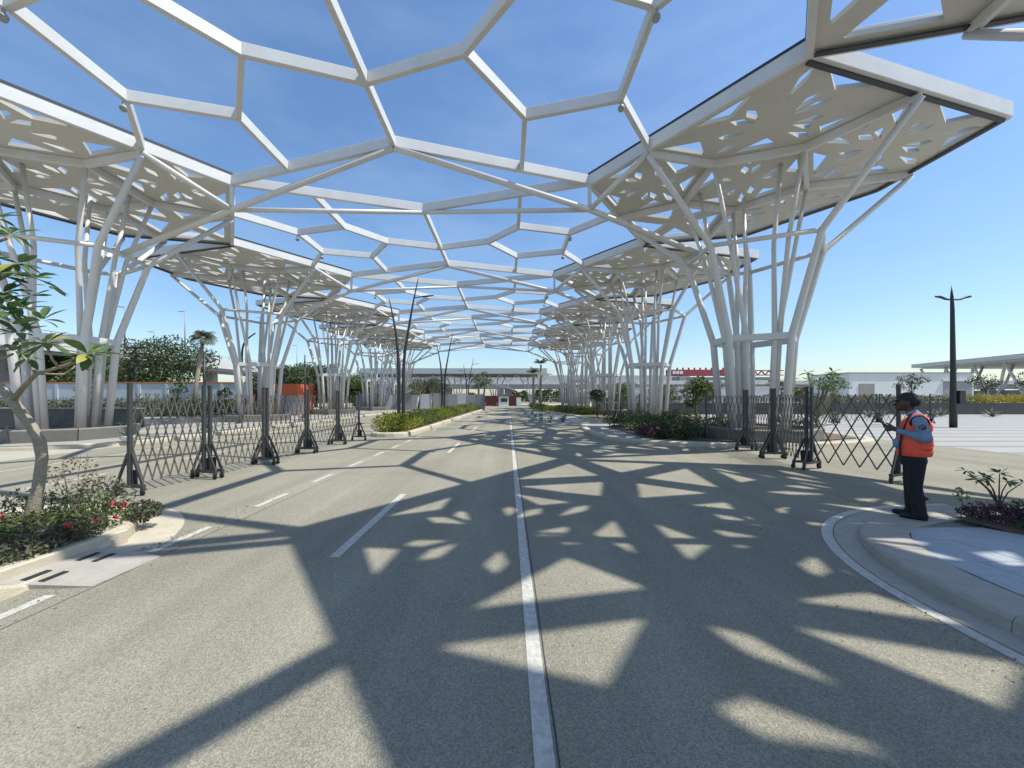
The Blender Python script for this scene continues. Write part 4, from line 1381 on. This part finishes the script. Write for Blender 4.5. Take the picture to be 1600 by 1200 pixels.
# ---------------------------------------------------------------- the guard
def sphere_v(c, r, n=16, m=10):
    V = []; F = []
    for i in range(m + 1):
        ph = math.pi * i / m
        for k in range(n):
            a = 2 * math.pi * k / n
            V.append((c[0] + r[0] * math.sin(ph) * math.cos(a), c[1] + r[1] * math.sin(ph) * math.sin(a), c[2] + r[2] * math.cos(ph)))
    for i in range(m):
        for k in range(n):
            j = (k + 1) % n
            F.append((i * n + k, (i + 1) * n + k, (i + 1) * n + j, i * n + j))
    return V, F
def blob(name, prims, voxel, smooth, m, parent, cut=None):
    """union of ellipsoids ('e', centre, radii[, yrot]) and tapered limbs ('c', p, q, r1, r2) as one skin"""
    mb = MB()
    for p in prims:
        if p[0] == 'e':
            V, F = sphere_v((0, 0, 0), p[2])
            R = Matrix.Rotation(p[3], 3, 'Y') if len(p) > 3 else Matrix.Identity(3)
            V = [R @ Vector(v) + Vector(p[1]) for v in V]
            mb.add(V, F, True)
        else:
            a, b_, r1, r2 = p[1:5]
            mb.pipe([a, b_], [r1, r2], 16)
            for c, r in ((a, r1), (b_, r2)):
                V, F = sphere_v(c, (r, r, r)); mb.add(V, F, True)
    me = mb.mesh('tmp')
    o = bpy.data.objects.new('tmp', me); COL.objects.link(o)
    md = o.modifiers.new('r', 'REMESH'); md.mode = 'VOXEL'; md.voxel_size = voxel; md.use_smooth_shade = True
    if smooth:
        sm = o.modifiers.new('s', 'SMOOTH'); sm.factor = 0.5; sm.iterations = smooth
    dg = bpy.context.evaluated_depsgraph_get(); dg.update()
    r = bpy.data.meshes.new_from_object(o.evaluated_get(dg))
    bpy.data.objects.remove(o); bpy.data.meshes.remove(me)
    r.name = name
    if cut:
        bm = bmesh.new(); bm.from_mesh(r)
        for co, no in cut:
            bmesh.ops.bisect_plane(bm, geom=bm.verts[:] + bm.edges[:] + bm.faces[:], plane_co=co, plane_no=no, clear_outer=True)
        bm.to_mesh(r); bm.free()
    r.materials.clear(); r.materials.append(m)
    return link(name, r, parent)
M_SKIN = mat('dark_skin', (0.07, 0.04, 0.028), 0.55, noise=0.1, nscale=20)
M_SHIRT = mat('blue_grey_shirt', (0.17, 0.24, 0.34), 0.85, noise=0.12, nscale=14, bump=0.5, bscale=22)
M_VEST = mat('orange_vest', (0.85, 0.10, 0.045), 0.75, noise=0.1, nscale=9, bump=0.5, bscale=16)
M_TROU = mat('black_trousers', (0.012, 0.012, 0.014), 0.85, noise=0.2, nscale=12, bump=0.6, bscale=18)
M_BLACK = mat('black_cloth', (0.010, 0.010, 0.012), 0.7)
M_TAPE = mat('grey_tape', (0.30, 0.31, 0.32), 0.5)
M_NAVY = mat('navy_patch', (0.015, 0.02, 0.045), 0.7)
GP = Vector((5.66, 5.37, 0.034))
GR = math.radians(-46)
pe = thing('person', 'guard in orange vest, blue shirt and black cap looking down at a phone', 'person', GP, GR)
def E(c, r, rot=0.0): return ('e', c, r, rot)
def Cp(a, b_, r1, r2): return ('c', a, b_, r1, r2)
SH_L, EL_L, WR_L = (0.06, -0.185, 1.345), (0.125, -0.245, 1.12), (-0.125, -0.12, 1.205)
SH_R, EL_R, WR_R = (0.05, 0.185, 1.345), (0.08, 0.255, 1.12), (-0.145, 0.07, 1.215)
# body: legs, trunk, arms, hands, neck and head as one skin
body = [E((0.01, 0, 1.12), (0.13, 0.15, 0.3)), E((0.01, 0, 0.92), (0.13, 0.15, 0.14)), Cp((0.04, 0, 1.34), (-0.02, 0, 1.49), 0.062, 0.056),
        E((-0.075, 0, 1.60), (0.098, 0.076, 0.115), 0.35), E((-0.115, 0, 1.545), (0.058, 0.056, 0.062), 0.3), E((-0.03, 0, 1.625), (0.09, 0.078, 0.09)),
        Cp((-0.162, 0, 1.605), (-0.186, 0, 1.568), 0.011, 0.015), E((-0.183, 0, 1.565), (0.02, 0.018, 0.013)),
        E((-0.165, 0, 1.535), (0.018, 0.024, 0.009)), E((-0.16, 0, 1.519), (0.018, 0.022, 0.009)), E((-0.145, 0, 1.497), (0.026, 0.028, 0.02)),
        E((-0.05, -0.079, 1.595), (0.022, 0.010, 0.034)), E((-0.05, 0.079, 1.595), (0.022, 0.010, 0.034)),
        E((-0.153, -0.032, 1.602), (0.012, 0.015, 0.009)), E((-0.153, 0.032, 1.602), (0.012, 0.015, 0.009)),
        Cp(SH_L, EL_L, 0.048, 0.04), Cp(EL_L, WR_L, 0.038, 0.027), Cp(SH_R, EL_R, 0.048, 0.04), Cp(EL_R, WR_R, 0.038, 0.027),
        Cp((0.03, -0.09, 0.9), (0.02, -0.09, 0.46), 0.075, 0.05), Cp((0.02, -0.09, 0.46), (0.06, -0.095, 0.08), 0.045, 0.035),
        Cp((0.0, 0.09, 0.9), (-0.015, 0.09, 0.46), 0.075, 0.05), Cp((-0.015, 0.09, 0.46), (-0.015, 0.1, 0.08), 0.045, 0.035)]
def hand(w_, side):
    """palm and five curled fingers closing round the phone"""
    w_ = Vector(w_); out = []
    pc = w_ + Vector((-0.055, side * -0.02, 0.02))
    out.append(Cp(tuple(w_), tuple(pc), 0.026, 0.03))
    out.append(E(tuple(pc + Vector((-0.02, 0, 0.008))), (0.042, 0.02, 0.034)))
    for i, L in enumerate((0.034, 0.040, 0.038, 0.030)):
        b0 = pc + Vector((-0.045, side * 0.004, 0.032 - 0.02 * i))
        b1 = b0 + Vector((-L, side * 0.010, 0.012))
        b2 = b1 + Vector((-L * 0.35, side * -0.028, 0.012))
        out += [Cp(tuple(b0), tuple(b1), 0.0095, 0.009), Cp(tuple(b1), tuple(b2), 0.009, 0.0075)]
    th0 = pc + Vector((-0.005, side * -0.008, 0.028))
    th1 = th0 + Vector((-0.034, side * -0.018, 0.03)); th2 = th1 + Vector((-0.03, side * -0.004, 0.014))
    out += [Cp(tuple(th0), tuple(th1), 0.012, 0.0105), Cp(tuple(th1), tuple(th2), 0.0105, 0.0085)]
    return out
body += hand(WR_L, -1) + hand(WR_R, 1)
blob('body', body, 0.006, 2, M_SKIN, pe)
blob('trousers', [E((0.0, 0, 0.9), (0.15, 0.175, 0.12)), E((0.0, 0, 0.8), (0.145, 0.172, 0.12)),
                  Cp((0.03, -0.09, 0.82), (0.015, -0.095, 0.46), 0.108, 0.08), Cp((0.015, -0.095, 0.46), (0.065, -0.1, 0.1), 0.078, 0.07), E((0.06, -0.1, 0.07), (0.085, 0.075, 0.05)),
                  Cp((0.0, 0.09, 0.82), (-0.02, 0.095, 0.46), 0.108, 0.08), Cp((-0.02, 0.095, 0.46), (-0.01, 0.1, 0.1), 0.078, 0.07), E((-0.01, 0.1, 0.07), (0.085, 0.075, 0.05)),
                  E((0.0, -0.1, 0.22), (0.06, 0.075, 0.025)), E((0.1, -0.09, 0.3), (0.05, 0.065, 0.025)), E((-0.05, -0.09, 0.55), (0.06, 0.07, 0.02))],
     0.010, 3, M_TROU, pe, cut=[((0, 0, 0.05), (0, 0, -1))])
for y0, x0 in ((-0.1, 0.04), (0.1, -0.035)):
    blob('shoe', [E((x0 + 0.04, y0, 0.05), (0.07, 0.046, 0.05)), E((x0 - 0.08, y0, 0.036), (0.105, 0.05, 0.036)), Cp((x0 + 0.07, y0, 0.014), (x0 - 0.145, y0, 0.014), 0.03, 0.03)],
         0.008, 2, M_BLACK, pe, cut=[((0, 0, 0.0), (0, 0, -1))])
blob('shirt', [E((0.01, 0, 1.06), (0.155, 0.18, 0.24)), E((0.02, 0, 1.26), (0.14, 0.18, 0.14)), E((-0.11, -0.035, 1.03), (0.095, 0.12, 0.095)), Cp((0.04, -0.12, 1.37), (0.04, 0.12, 1.37), 0.07, 0.07),
               Cp((0.03, 0, 1.40), (0.0, 0, 1.45), 0.08, 0.07), Cp(SH_L, EL_L, 0.076, 0.062), Cp(EL_L, WR_L, 0.062, 0.043), Cp(SH_R, EL_R, 0.076, 0.062), Cp(EL_R, WR_R, 0.062, 0.043),
               E((0.11, -0.225, 1.2), (0.055, 0.065, 0.03)), E((0.03, -0.205, 1.135), (0.04, 0.058, 0.05))], 0.009, 3, M_SHIRT, pe)
blob('vest', [E((0.015, 0, 1.04), (0.185, 0.212, 0.24)), E((0.012, 0, 0.92), (0.185, 0.21, 0.14)), E((0.03, 0, 1.26), (0.165, 0.192, 0.16)), Cp((0.045, -0.085, 1.375), (0.045, 0.085, 1.375), 0.082, 0.082), E((0.04, 0, 1.36), (0.115, 0.175, 0.085)),
              E((0.1, -0.08, 0.98), (0.09, 0.13, 0.03)), E((0.06, -0.1, 1.1), (0.12, 0.12, 0.02))],
     0.009, 3, M_VEST, pe, cut=[((0, 0, 0.865), (0, 0, -1))])
mb = MB()
P = [(-0.125, -0.155, 0.87), (-0.128, -0.162, 1.0), (-0.115, -0.158, 1.12), (-0.09, -0.15, 1.25), (-0.045, -0.11, 1.37), (-0.02, -0.075, 1.44)]
mb.pipe(smooth_pts(P, 1), 0.012, 6)
part('vest_edging', mb, M_BLACK, pe)
mb = MB()
cen = Vector((0.06, -0.175, 1.33)); ax = (Vector(EL_L) - Vector(SH_L)).normalized() * 0.35 + Vector((0, -1, 0)); ax.normalize()
q = ax.to_track_quat('Z', 'Y')
mb.pipe([cen + q @ Vector((0.088 * math.cos(t_ * math.pi / 8), 0.088 * math.sin(t_ * math.pi / 8), 0)) for t_ in range(17)], 0.011, 6)
part('armhole_edging', mb, M_BLACK, pe)
ec = Vector((0.085, -0.281, 1.275))
mb = MB(); mb.pipe([ec, ec - Vector((0, 0.006, 0))], 0.036, 16)
em = part('sleeve_emblem', mb, M_NAVY, pe)
mb = MB()
for k in range(7):
    a = 0.6 + k * 0.62
    mb.box((ec.x + 0.021 * math.cos(a), ec.y - 0.0075, ec.z + 0.021 * math.sin(a)), (0.010, 0.003, 0.010))
mb.box((ec.x + 0.004, ec.y - 0.0075, ec.z), (0.014, 0.003, 0.007))
part('emblem_mark', mb, M_TAPE, em)
cap = blob('cap', [E((-0.04, 0, 1.655), (0.115, 0.094, 0.095), 0.2), E((0.0, 0, 1.63), (0.085, 0.09, 0.075))], 0.008, 3, M_BLACK, pe, cut=[((-0.04, 0, 1.625), (-0.3, 0, -1))])
blob('brim', [E((-0.165, 0, 1.628), (0.08, 0.075, 0.012), -0.3)], 0.006, 1, M_BLACK, cap)
blob('hair', [E((0.0, 0, 1.6), (0.082, 0.083, 0.06))], 0.010, 2, M_BLACK, pe)
ph = thing('phone', 'dark phone held in the hands of the guard', 'phone', GP + Matrix.Rotation(GR, 3, 'Z') @ Vector((-0.275, -0.02, 1.285)), GR)
mb = MB(); mb.beam((0.035, 0, -0.035), (-0.055, 0, 0.06), 0.072, 0.009, up=Vector((1, 0, 1)), bev=0.002)
part('case', mb, M_BLACK, ph)
mb = MB(); mb.beam((0.036, 0, -0.024), (-0.042, 0, 0.058), 0.064, 0.001, up=Vector((1, 0, 1)))
o = part('screen', mb, M_GLASSD, ph); o.location = (0.0035, 0, 0.0035)

# ---------------------------------------------------------------- background, left
wl = thing('boundary_wall', 'pale blue boundary wall with terracotta coping behind the left tree-columns', 'wall', (-36, 35, 0))
x = -20
while x < 11:
    part('wall_panel', MB().box((x + 1.25, 0, 1.5), (2.49, 0.2, 3.0)), M_WALLB, wl)
    part('coping', MB().box((x + 1.25, 0, 3.08), (2.485, 0.32, 0.15)), M_TERRA, wl)
    part('pier', MB().box((x, -0.02, 1.5), (0.26, 0.3, 2.99)), M_WALLB, wl)
    x += 2.5
bw = thing('low_black_wall', 'low black planter wall behind the first left tree-column', 'wall', (-27.5, 20.8, 0.12))
for i in range(6):
    part('wall_block', MB().box((-6.2 + i * 2.5, 0, 0.5), (2.48, 0.5, 1.0)), M_BLACKWALL, bw)
    part('capping', MB().box((-6.2 + i * 2.5, 0, 1.03), (2.49, 0.56, 0.05)), M_CONC, bw)
hedge('hedge', 'uneven green shrubs growing along the pale blue wall', [(-50, 33), (-36, 32.6), (-22, 33)], 1.5, 1.5, 0.1, (M_LEAFD, M_LEAFO), 1000, 0.16, cat='hedge')
for i, (x, y, h) in enumerate(((-26.3, 30.5, 3.2), (-22.9, 31, 2.6), (-33, 30, 2.9), (-19.5, 32, 2.4))):
    small_tree('sapling', ['sapling beside the outermost pipes of the first left tree-column', 'sapling just left of the nearest barrier post', 'sapling behind the plumeria leaves', 'sapling seen through the nearest left barrier'][i], (x, y, 0.12), h, 0.75, 420, 0.17, M_LEAF, 0.035, 7, seed=40 + i, group='saplings before the pale blue wall')
for i, (x, y, h, cr, m, lb) in enumerate(((-45.5, 50, 9.4, 6.2, M_LEAFD, 'big dark bushy tree behind the pale blue wall, before the flyover'), (-54.0, 52, 7.4, 4.8, M_LEAF, 'lighter green tree left of the big dark one'), (-33.5, 56, 6.2, 4.6, M_LEAFD, 'low dark tree right of the leaning palm'),
                                         (-33.0, 66, 7.6, 4.6, M_LEAFD, 'tree behind the orange kiosk'), (-61, 50, 7.6, 5.0, M_LEAFD, 'dark tree behind the plumeria leaves'), (-29.5, 74, 6.2, 4.2, M_LEAF, 'tree right of the orange kiosk'), (-66, 47, 7.0, 5.5, M_LEAFD, 'dark tree at the left edge'))):
    small_tree('big_tree', lb, (x, y, 0), h, cr, 13000, 0.34, m, 0.28, 30, z0=0.2, seed=60 + i, group='trees before the flyover')
ok_ = thing('orange_kiosk', 'orange-red rendered kiosk with grey panels behind the second left tree-column', 'building', (-20.7, 36.5, 0.1))
part('wall', MB().box((0, 0, 1.45), (2.9, 3.0, 2.9)), M_ORANGE, ok_)
part('side_wall', MB().box((-2.4, 0.3, 1.2), (1.85, 2.6, 2.4)), M_GATERED, ok_)
for i in range(4):
    part('grey_panel', MB().box((0.1 + i * 0.56, -1.57, 0.95), (0.52, 0.1, 1.7)), M_GREYMET, ok_)
# site clutter behind the barriers: white and grey hoardings
hd = thing('hoarding', 'row of white and grey site hoarding panels behind the left tree-columns', 'hoarding', (-20.6, 52, 0))
for i in range(14):
    part('hoarding_panel', MB().box((0.6 + i * 1.25, 0, 1.1 + 0.05 * (i % 3)), (1.2, 0.12, 2.1 + 0.1 * (i % 3))), (M_GREYMET, M_WALLB, M_GREYMET, M_BRIDGED)[(i * 7) % 4], hd)
# flyover
fy = thing('flyover', 'pale concrete flyover with parapet rails running behind the left trees', 'bridge', (-60.5, 30, 0))
for i in range(9):
    y = i * 16.0
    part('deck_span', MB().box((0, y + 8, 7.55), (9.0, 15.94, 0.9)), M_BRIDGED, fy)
    part('parapet', MB().box((4.55, y + 8, 8.35), (0.3, 15.9, 1.75)), M_BRIDGE, fy)
    part('parapet', MB().box((-4.55, y + 8, 8.35), (0.3, 15.9, 1.75)), M_BRIDGE, fy)
    part('pier', MB().box((0, y, 3.5), (2.0, 1.4, 7.2)), M_BRIDGED, fy)
    mb = MB()
    for q in range(8): mb.box((4.55, y + 1 + q * 2, 9.55), (0.06, 0.06, 0.65))
    mb.box((4.55, y + 8, 9.88), (0.07, 15.9, 0.07)); mb.box((4.55, y + 8, 9.55), (0.05, 15.9, 0.05))
    part('railing', mb, M_RAIL, fy)
for i, (px, top, Y) in enumerate(((289, 487, 64), (241, 519, 70), (407, 487 + 10, 92), (464, 540, 108), (195, 480, 56))):
    a = pz(px, top, Y)
    z0 = 9.2
    t = thing('flyover_lamp', 'thin grey lamp post on the flyover, %s' % ['above the big dark tree', 'short one left of the big tree', 'right of the leaning palm', 'behind the third left tree-column', 'behind the first left tree-column'][i], 'street lamp', (a.x, Y, z0), 0, 'lamp posts on the flyover')
    part('pole', MB().pipe([(0, 0, 0), (0, 0, a.z - z0)], [0.11, 0.07], 8), M_GREYMET, t)
    part('lamp_arm', MB().beam((0, 0, a.z - z0), (-1.1, 0, a.z - z0 + 0.08), 0.22, 0.1), M_GREYMET, t)
# curved lamp behind the second left tree-column
t = thing('curved_lamp', 'dark curved lamp pole behind the second left tree-column', 'street lamp', (-25.0, 36, 0.1))
cp = smooth_pts([(0, 0, 0), (0, 0, 5.5), (0.2, 0, 6.9), (1.3, 0, 7.7)])
part('pole', MB().pipe(cp, taper(cp, 0.11, 0.05), 8), M_POLE, t)
t = thing('slim_lamp', 'slim dark lamp post beside the leaning palm', 'street lamp', (-26.1, 33.0, 0.1))
part('pole', MB().pipe([(0, 0, 0), (0, 0, 5.4)], [0.11, 0.07], 8), M_POLE, t)
mb = MB(); lamp_head(mb, (0, 0, 5.1), (1, 0, 0.1), 1.1); part('lamp_arm', mb, M_POLE, t)
t = thing('slim_lamp', 'slim dark lamp post above the fourth left barrier', 'street lamp', (-14.4, 27.2, 0.14))
part('pole', MB().pipe([(0, 0, 0), (0, 0, 4.6)], [0.07, 0.04], 8), M_POLE, t)
t = thing('utility_pole', 'dark utility pole with crossarms left of the big dark tree', 'pole', (-44.6, 46, 0))
part('pole', MB().pipe([(0, 0, 0), (0, 0, 8.1)], 0.14, 8), M_POLE, t)
for z in (7.0, 7.7): part('crossarm', MB().box((0, -0.1, z), (2.6, 0.2, 0.18)), M_POLE, t)

# ---------------------------------------------------------------- background, straight ahead
fr = thing('far_canopy_hall', 'long pale flat roof on white arched struts crossing the far end of the road', 'building', (-11, 84, 0))
part('roof', MB().prism([(-21, -3), (19.2, -3), (21, 0), (19.2, 8), (-21, 8)], 6.9, 8.0), M_ROOFM, fr)
part('soffit_beam', MB().box((-1, 1, 6.55), (37, 1.2, 0.5)), M_BRIDGED, fr)
for i in range(5):
    x = -16 + i * 8
    for dx in (-2.6, -0.9, 0.9, 2.6):
        part('strut', MB().pipe([(x, 0, 0), (x + dx * 0.35, 0, 3.4), (x + dx, 0, 6.6)], 0.13, 8), M_PIPE, fr)
for i in range(10):
    x = -16 + i * 3.6
    part('brace', MB().pipe([(x, -1.5, 6.7), (x + 1.8, -1.5, 5.2), (x + 3.6, -1.5, 6.7)], 0.09, 8), M_PIPE, fr)
arc = [(-18 + i * 1.5, -2.2, 3.6 + 2.6 * math.sin(math.pi * i / 20)) for i in range(21)]
part('arched_tube', MB().pipe(arc, 0.16, 8), M_PIPE, fr)
vd = thing('viaduct', 'long grey concrete viaduct crossing behind the whole scene', 'bridge', (10, 128, 0))
for i in range(13):
    x = -70 + i * 20
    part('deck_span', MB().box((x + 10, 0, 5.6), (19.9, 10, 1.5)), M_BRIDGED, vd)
    part('parapet', MB().box((x + 10, -5.1, 6.7), (19.9, 0.3, 1.2)), M_BRIDGE, vd)
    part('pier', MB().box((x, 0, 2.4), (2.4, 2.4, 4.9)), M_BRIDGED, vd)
v2 = thing('rear_viaduct', 'upper viaduct deck seen above the far flat roof', 'bridge', (-30, 150, 0))
for i in range(6):
    x = -45 + i * 24
    part('deck_span', MB().box((x + 12, 0, 9.3), (23.9, 9, 2.0)), M_BRIDGE, v2)
    part('pier', MB().box((x, 0, 4.1), (2.6, 2.6, 8.3)), M_BRIDGED, v2)
rw = thing('red_hoarding', 'dark red hoarding closing the far end of the road', 'hoarding', (-2.5, 82, 0))
for i in range(4): part('hoarding_panel', MB().box((-3.5 + i * 2.4, 0, 1.1), (2.36, 0.15, 2.2)), M_GATERED, rw)
bo = thing('gate_booth', 'small white gate booth before the red hoarding', 'booth', (-0.9, 77, 0))
part('wall', MB().box((0, 0, 1.0), (2.0, 1.6, 2.0)), M_WHITE, bo)
part('roof', MB().box((0, 0, 2.06), (2.3, 1.9, 0.12)), M_GREYMET, bo)
part('window', MB().box((0.1, -0.82, 1.3), (1.3, 0.05, 0.7)), M_GLASSD, bo)
b2 = thing('signboard', 'white signboard panel right of the gate booth', 'board', (2.1, 76, 0))
part('board', MB().box((0, 0, 1.0), (0.9, 0.12, 1.6)), M_WHITE, b2)
for s_ in (-1, 1): part('leg', MB().box((s_ * 0.4, 0, 0.1), (0.08, 0.1, 0.2)), M_GREYMET, b2)
gw = thing('grey_site_wall', 'low grey wall beyond the left side of the median', 'wall', (-16, 66, 0))
for i in range(8): part('wall_panel', MB().box((-7.5 + i * 2.2, 0, 1.0), (2.17, 0.2, 2.0)), M_GREYMET, gw)
small_tree('round_tree', 'dark round tree beyond the median, under the far roof', (-15.5, 74, 0), 5.2, 4.6, 5000, 0.32, M_LEAFD, 0.2, 16, z0=0.25, seed=80)
for i, (x, y) in enumerate(((-8.3, 24), (-7.6, 27.5), (-8.5, 31), (-7.9, 36), (-8.4, 41))):
    t = thing('bare_sapling', 'leafless staked sapling beyond the median, %s' % ['nearest', 'second', 'third', 'fourth', 'farthest'][i], 'tree', (x - 1.6, y + 12, 0.05), 0, 'bare saplings beyond the median')
    mb = MB(); rs = random.Random(i)
    mb.pipe([(0, 0, 0), (0.1, 0, 1.6), (0.15, 0, 2.4)], [0.06, 0.045, 0.03], 6)
    for q in range(9):
        a = rs.uniform(0, 6.28); k = rs.uniform(0.5, 1.3)
        mb.pipe([(0.12, 0, rs.uniform(1.4, 2.3)), (0.12 + k * 0.6 * math.cos(a), k * 0.6 * math.sin(a), 2.9), (0.12 + k * math.cos(a), k * math.sin(a), rs.uniform(3.4, 4.6))], [0.025, 0.015, 0.006], 5, False)
    part('branches', mb, M_BARK, t)
    part('stake', MB().pipe([(-0.35, 0, 0), (0.1, 0, 2.0)], 0.04, 6), M_PIPE, t)

# ---------------------------------------------------------------- background, right
ga = thing('launching_gantry', 'dark red launching gantry girder standing on the far viaduct', 'crane', (54, 128, 7.4))
part('front_support', MB().box((3.5, 0, 0.4), (2.2, 3, 2.0)), M_GREYMET, ga)
part('rear_support', MB().box((26, 0, 0.4), (2.2, 3, 2.0)), M_GREYMET, ga)
part('lower_beam', MB().box((18, 0, 0.75), (34, 2, 1.0)), M_GREYMET, ga)
part('girder', MB().box((12, 0, 2.7), (26, 2.4, 2.0)), M_GANTRY, ga)
for i in range(9):
    part('brace', MB().beam((25 + i * 1.2, -1.0, 1.9 if i % 2 else 3.4), (26.2 + i * 1.2, -1.0, 3.4 if i % 2 else 1.9), 0.3, 0.3), M_GANTRY, ga)
for z in (1.9, 3.4): part('chord', MB().box((31, -1.0 - 0.02 * z, z), (12, 0.35, 0.3)), M_GANTRY, ga)
for i in range(12): part('post', MB().box((2 + i * 1.9, -0.8, 4.0), (0.5, 0.3, 0.7)), M_GANTRY, ga)
for i in range(3): part('white_sign', MB().box((0.8 + i * 1.2, -1.24, 2.75), (0.95, 0.05, 1.0)), M_WHITE, ga)
wb = thing('white_building', 'long low white windowless building behind the plaza', 'building', (63, 60, 0))
part('wall', MB().box((0, 4, 2.8), (19.5, 8, 5.6)), M_WHITE, wb)
part('roof_edge', MB().box((0, 4, 5.66), (19.8, 8.3, 0.12)), M_CONC, wb)
part('recess', MB().box((7.2, -0.03, 2.2), (4.4, 0.1, 4.3)), M_GREYMET, wb)
part('recess', MB().box((-7.0, -0.03, 2.0), (2.4, 0.1, 3.9)), M_CONC, wb)
part('lintel', MB().box((7.2, -0.1, 4.5), (4.8, 0.25, 0.3)), M_WHITE, wb)
ww = thing('white_hall', 'pale long wing to the left of the white building', 'building', (44, 84, 0))
part('wall', MB().box((0, 0, 1.9), (30, 8, 3.8)), M_WHITE, ww)
part('roof', MB().box((0, 0, 3.95), (30.6, 8.6, 0.3)), M_ROOFM, ww)
tr = thing('truss_canopy', 'pale roof canopy on slanting white struts at the right edge', 'canopy', (84, 58, 0))
part('roof', MB().prism([(0, 22), (-4.5, -4), (26, -8), (30, 22)], 7.95, 8.7), M_ROOFM, tr)
part('soffit', MB().prism([(1.0, 21), (-3.2, -3.5), (25, -7), (29, 21)], 7.7, 7.94), M_ROOFM, tr)
for i in range(5):
    y = -1 + i * 5.0; x = -1.8 + i * 0.7
    part('strut', MB().pipe([(x + 1.5, y, 0.3), (x + 0.2, y - 2.3, 7.75)], 0.2, 8), M_PIPE, tr)
    part('strut', MB().pipe([(x + 1.5, y, 0.3), (x + 0.2, y + 2.3, 7.75)], 0.2, 8), M_PIPE, tr)
    part('strut', MB().pipe([(x + 1.5, y, 0.3), (x + 6, y + 1.0, 7.75)], 0.2, 8), M_PIPE, tr)
part('lower_beam', MB().beam((-0.5, -6, 2.6), (3.5, 22, 2.6), 0.6, 0.9), M_BRIDGED, tr)
lw = thing('raised_bed', 'long dark raised planter wall at the back of the striped plaza', 'planter', (44, 40, 0))
for i in range(24):
    part('wall_block', MB().box((-33 + i * 3.0, 0.5, 0.6), (2.97, 1.4, 1.2)), M_BLACKWALL, lw)
hedge('hedge', 'green hedge on top of the dark raised planter behind the guard', [(28, 40.2), (45.5, 40.3)], 0.5, 0.8, 1.2, (M_LEAF, M_LEAFO), 620, 0.15)
hedge('flowering_hedge', 'hedge flowering yellow on the raised planter right of the double-arm lamp', [(46.5, 40.3), (56, 40.3)], 0.55, 0.85, 1.2, (M_YELL, M_LEAFY), 760, 0.14)
hedge('hedge', 'green hedge on the raised planter at the right edge', [(57, 40.3), (72, 40.4)], 0.5, 0.8, 1.2, (M_LEAF, M_LEAFO), 520, 0.16)
hedge('hedge', 'dark green hedge on the planter to the left of the yellow one', [(12, 40.4), (28, 40.2)], 0.6, 0.8, 1.2, (M_LEAFD,), 420, 0.16)
for i, (x, y, h) in enumerate(((44.6, 42.5, 4.2), (53.5, 43, 4.0), (36.5, 43, 3.8), (30.5, 43, 3.5), (58.5, 43, 4.4), (23.5, 44, 3.6))):
    small_tree('plaza_tree', ['thin small tree above the head of the guard', 'thin small tree right of the double-arm lamp', 'thin small tree left of the guard', 'thin small tree behind the frangipani', 'small tree at the right edge', 'small tree behind the first right tree-column'][i], (x, y, 0.5), h, 1.5, 500, 0.22, M_LEAFD, 0.07, 8, z0=0.55, seed=90 + i, group='thin trees behind the plaza')
for i, (x, y, h, cr) in enumerate(((18, 62, 4.2, 3.0), (27, 66, 4.0, 3.0), (13, 78, 5.0, 3.5), (36, 70, 3.6, 2.6))):
    small_tree('background_tree', ['green tree behind the third right tree-column', 'green tree left of the first right tree-column, far off', 'green tree at the far end of the right row', 'low green tree before the pale hall'][i], (x, y, 0), h, cr, 2500, 0.3, (M_LEAF, M_LEAFO)[i % 2], 0.15, 12, z0=0.25, seed=110 + i, group='far trees on the right')

# far-off woods that close the horizon
n = 42000
X = RNG.uniform(-190, 230, n)
hh = 3.6 + 1.6 * np.sin(X * 0.11) + 1.2 * np.sin(X * 0.37 + 1) + 0.8 * np.sin(X * 1.1)
Yd = RNG.uniform(160, 178, n)
Z = RNG.uniform(0, 1, n) ** 0.8 * hh
o = link('far_woods', leaves(np.stack([X, Yd, Z], 1), 1.0, M_LEAFD, asp=1.5)); o['kind'] = 'stuff'
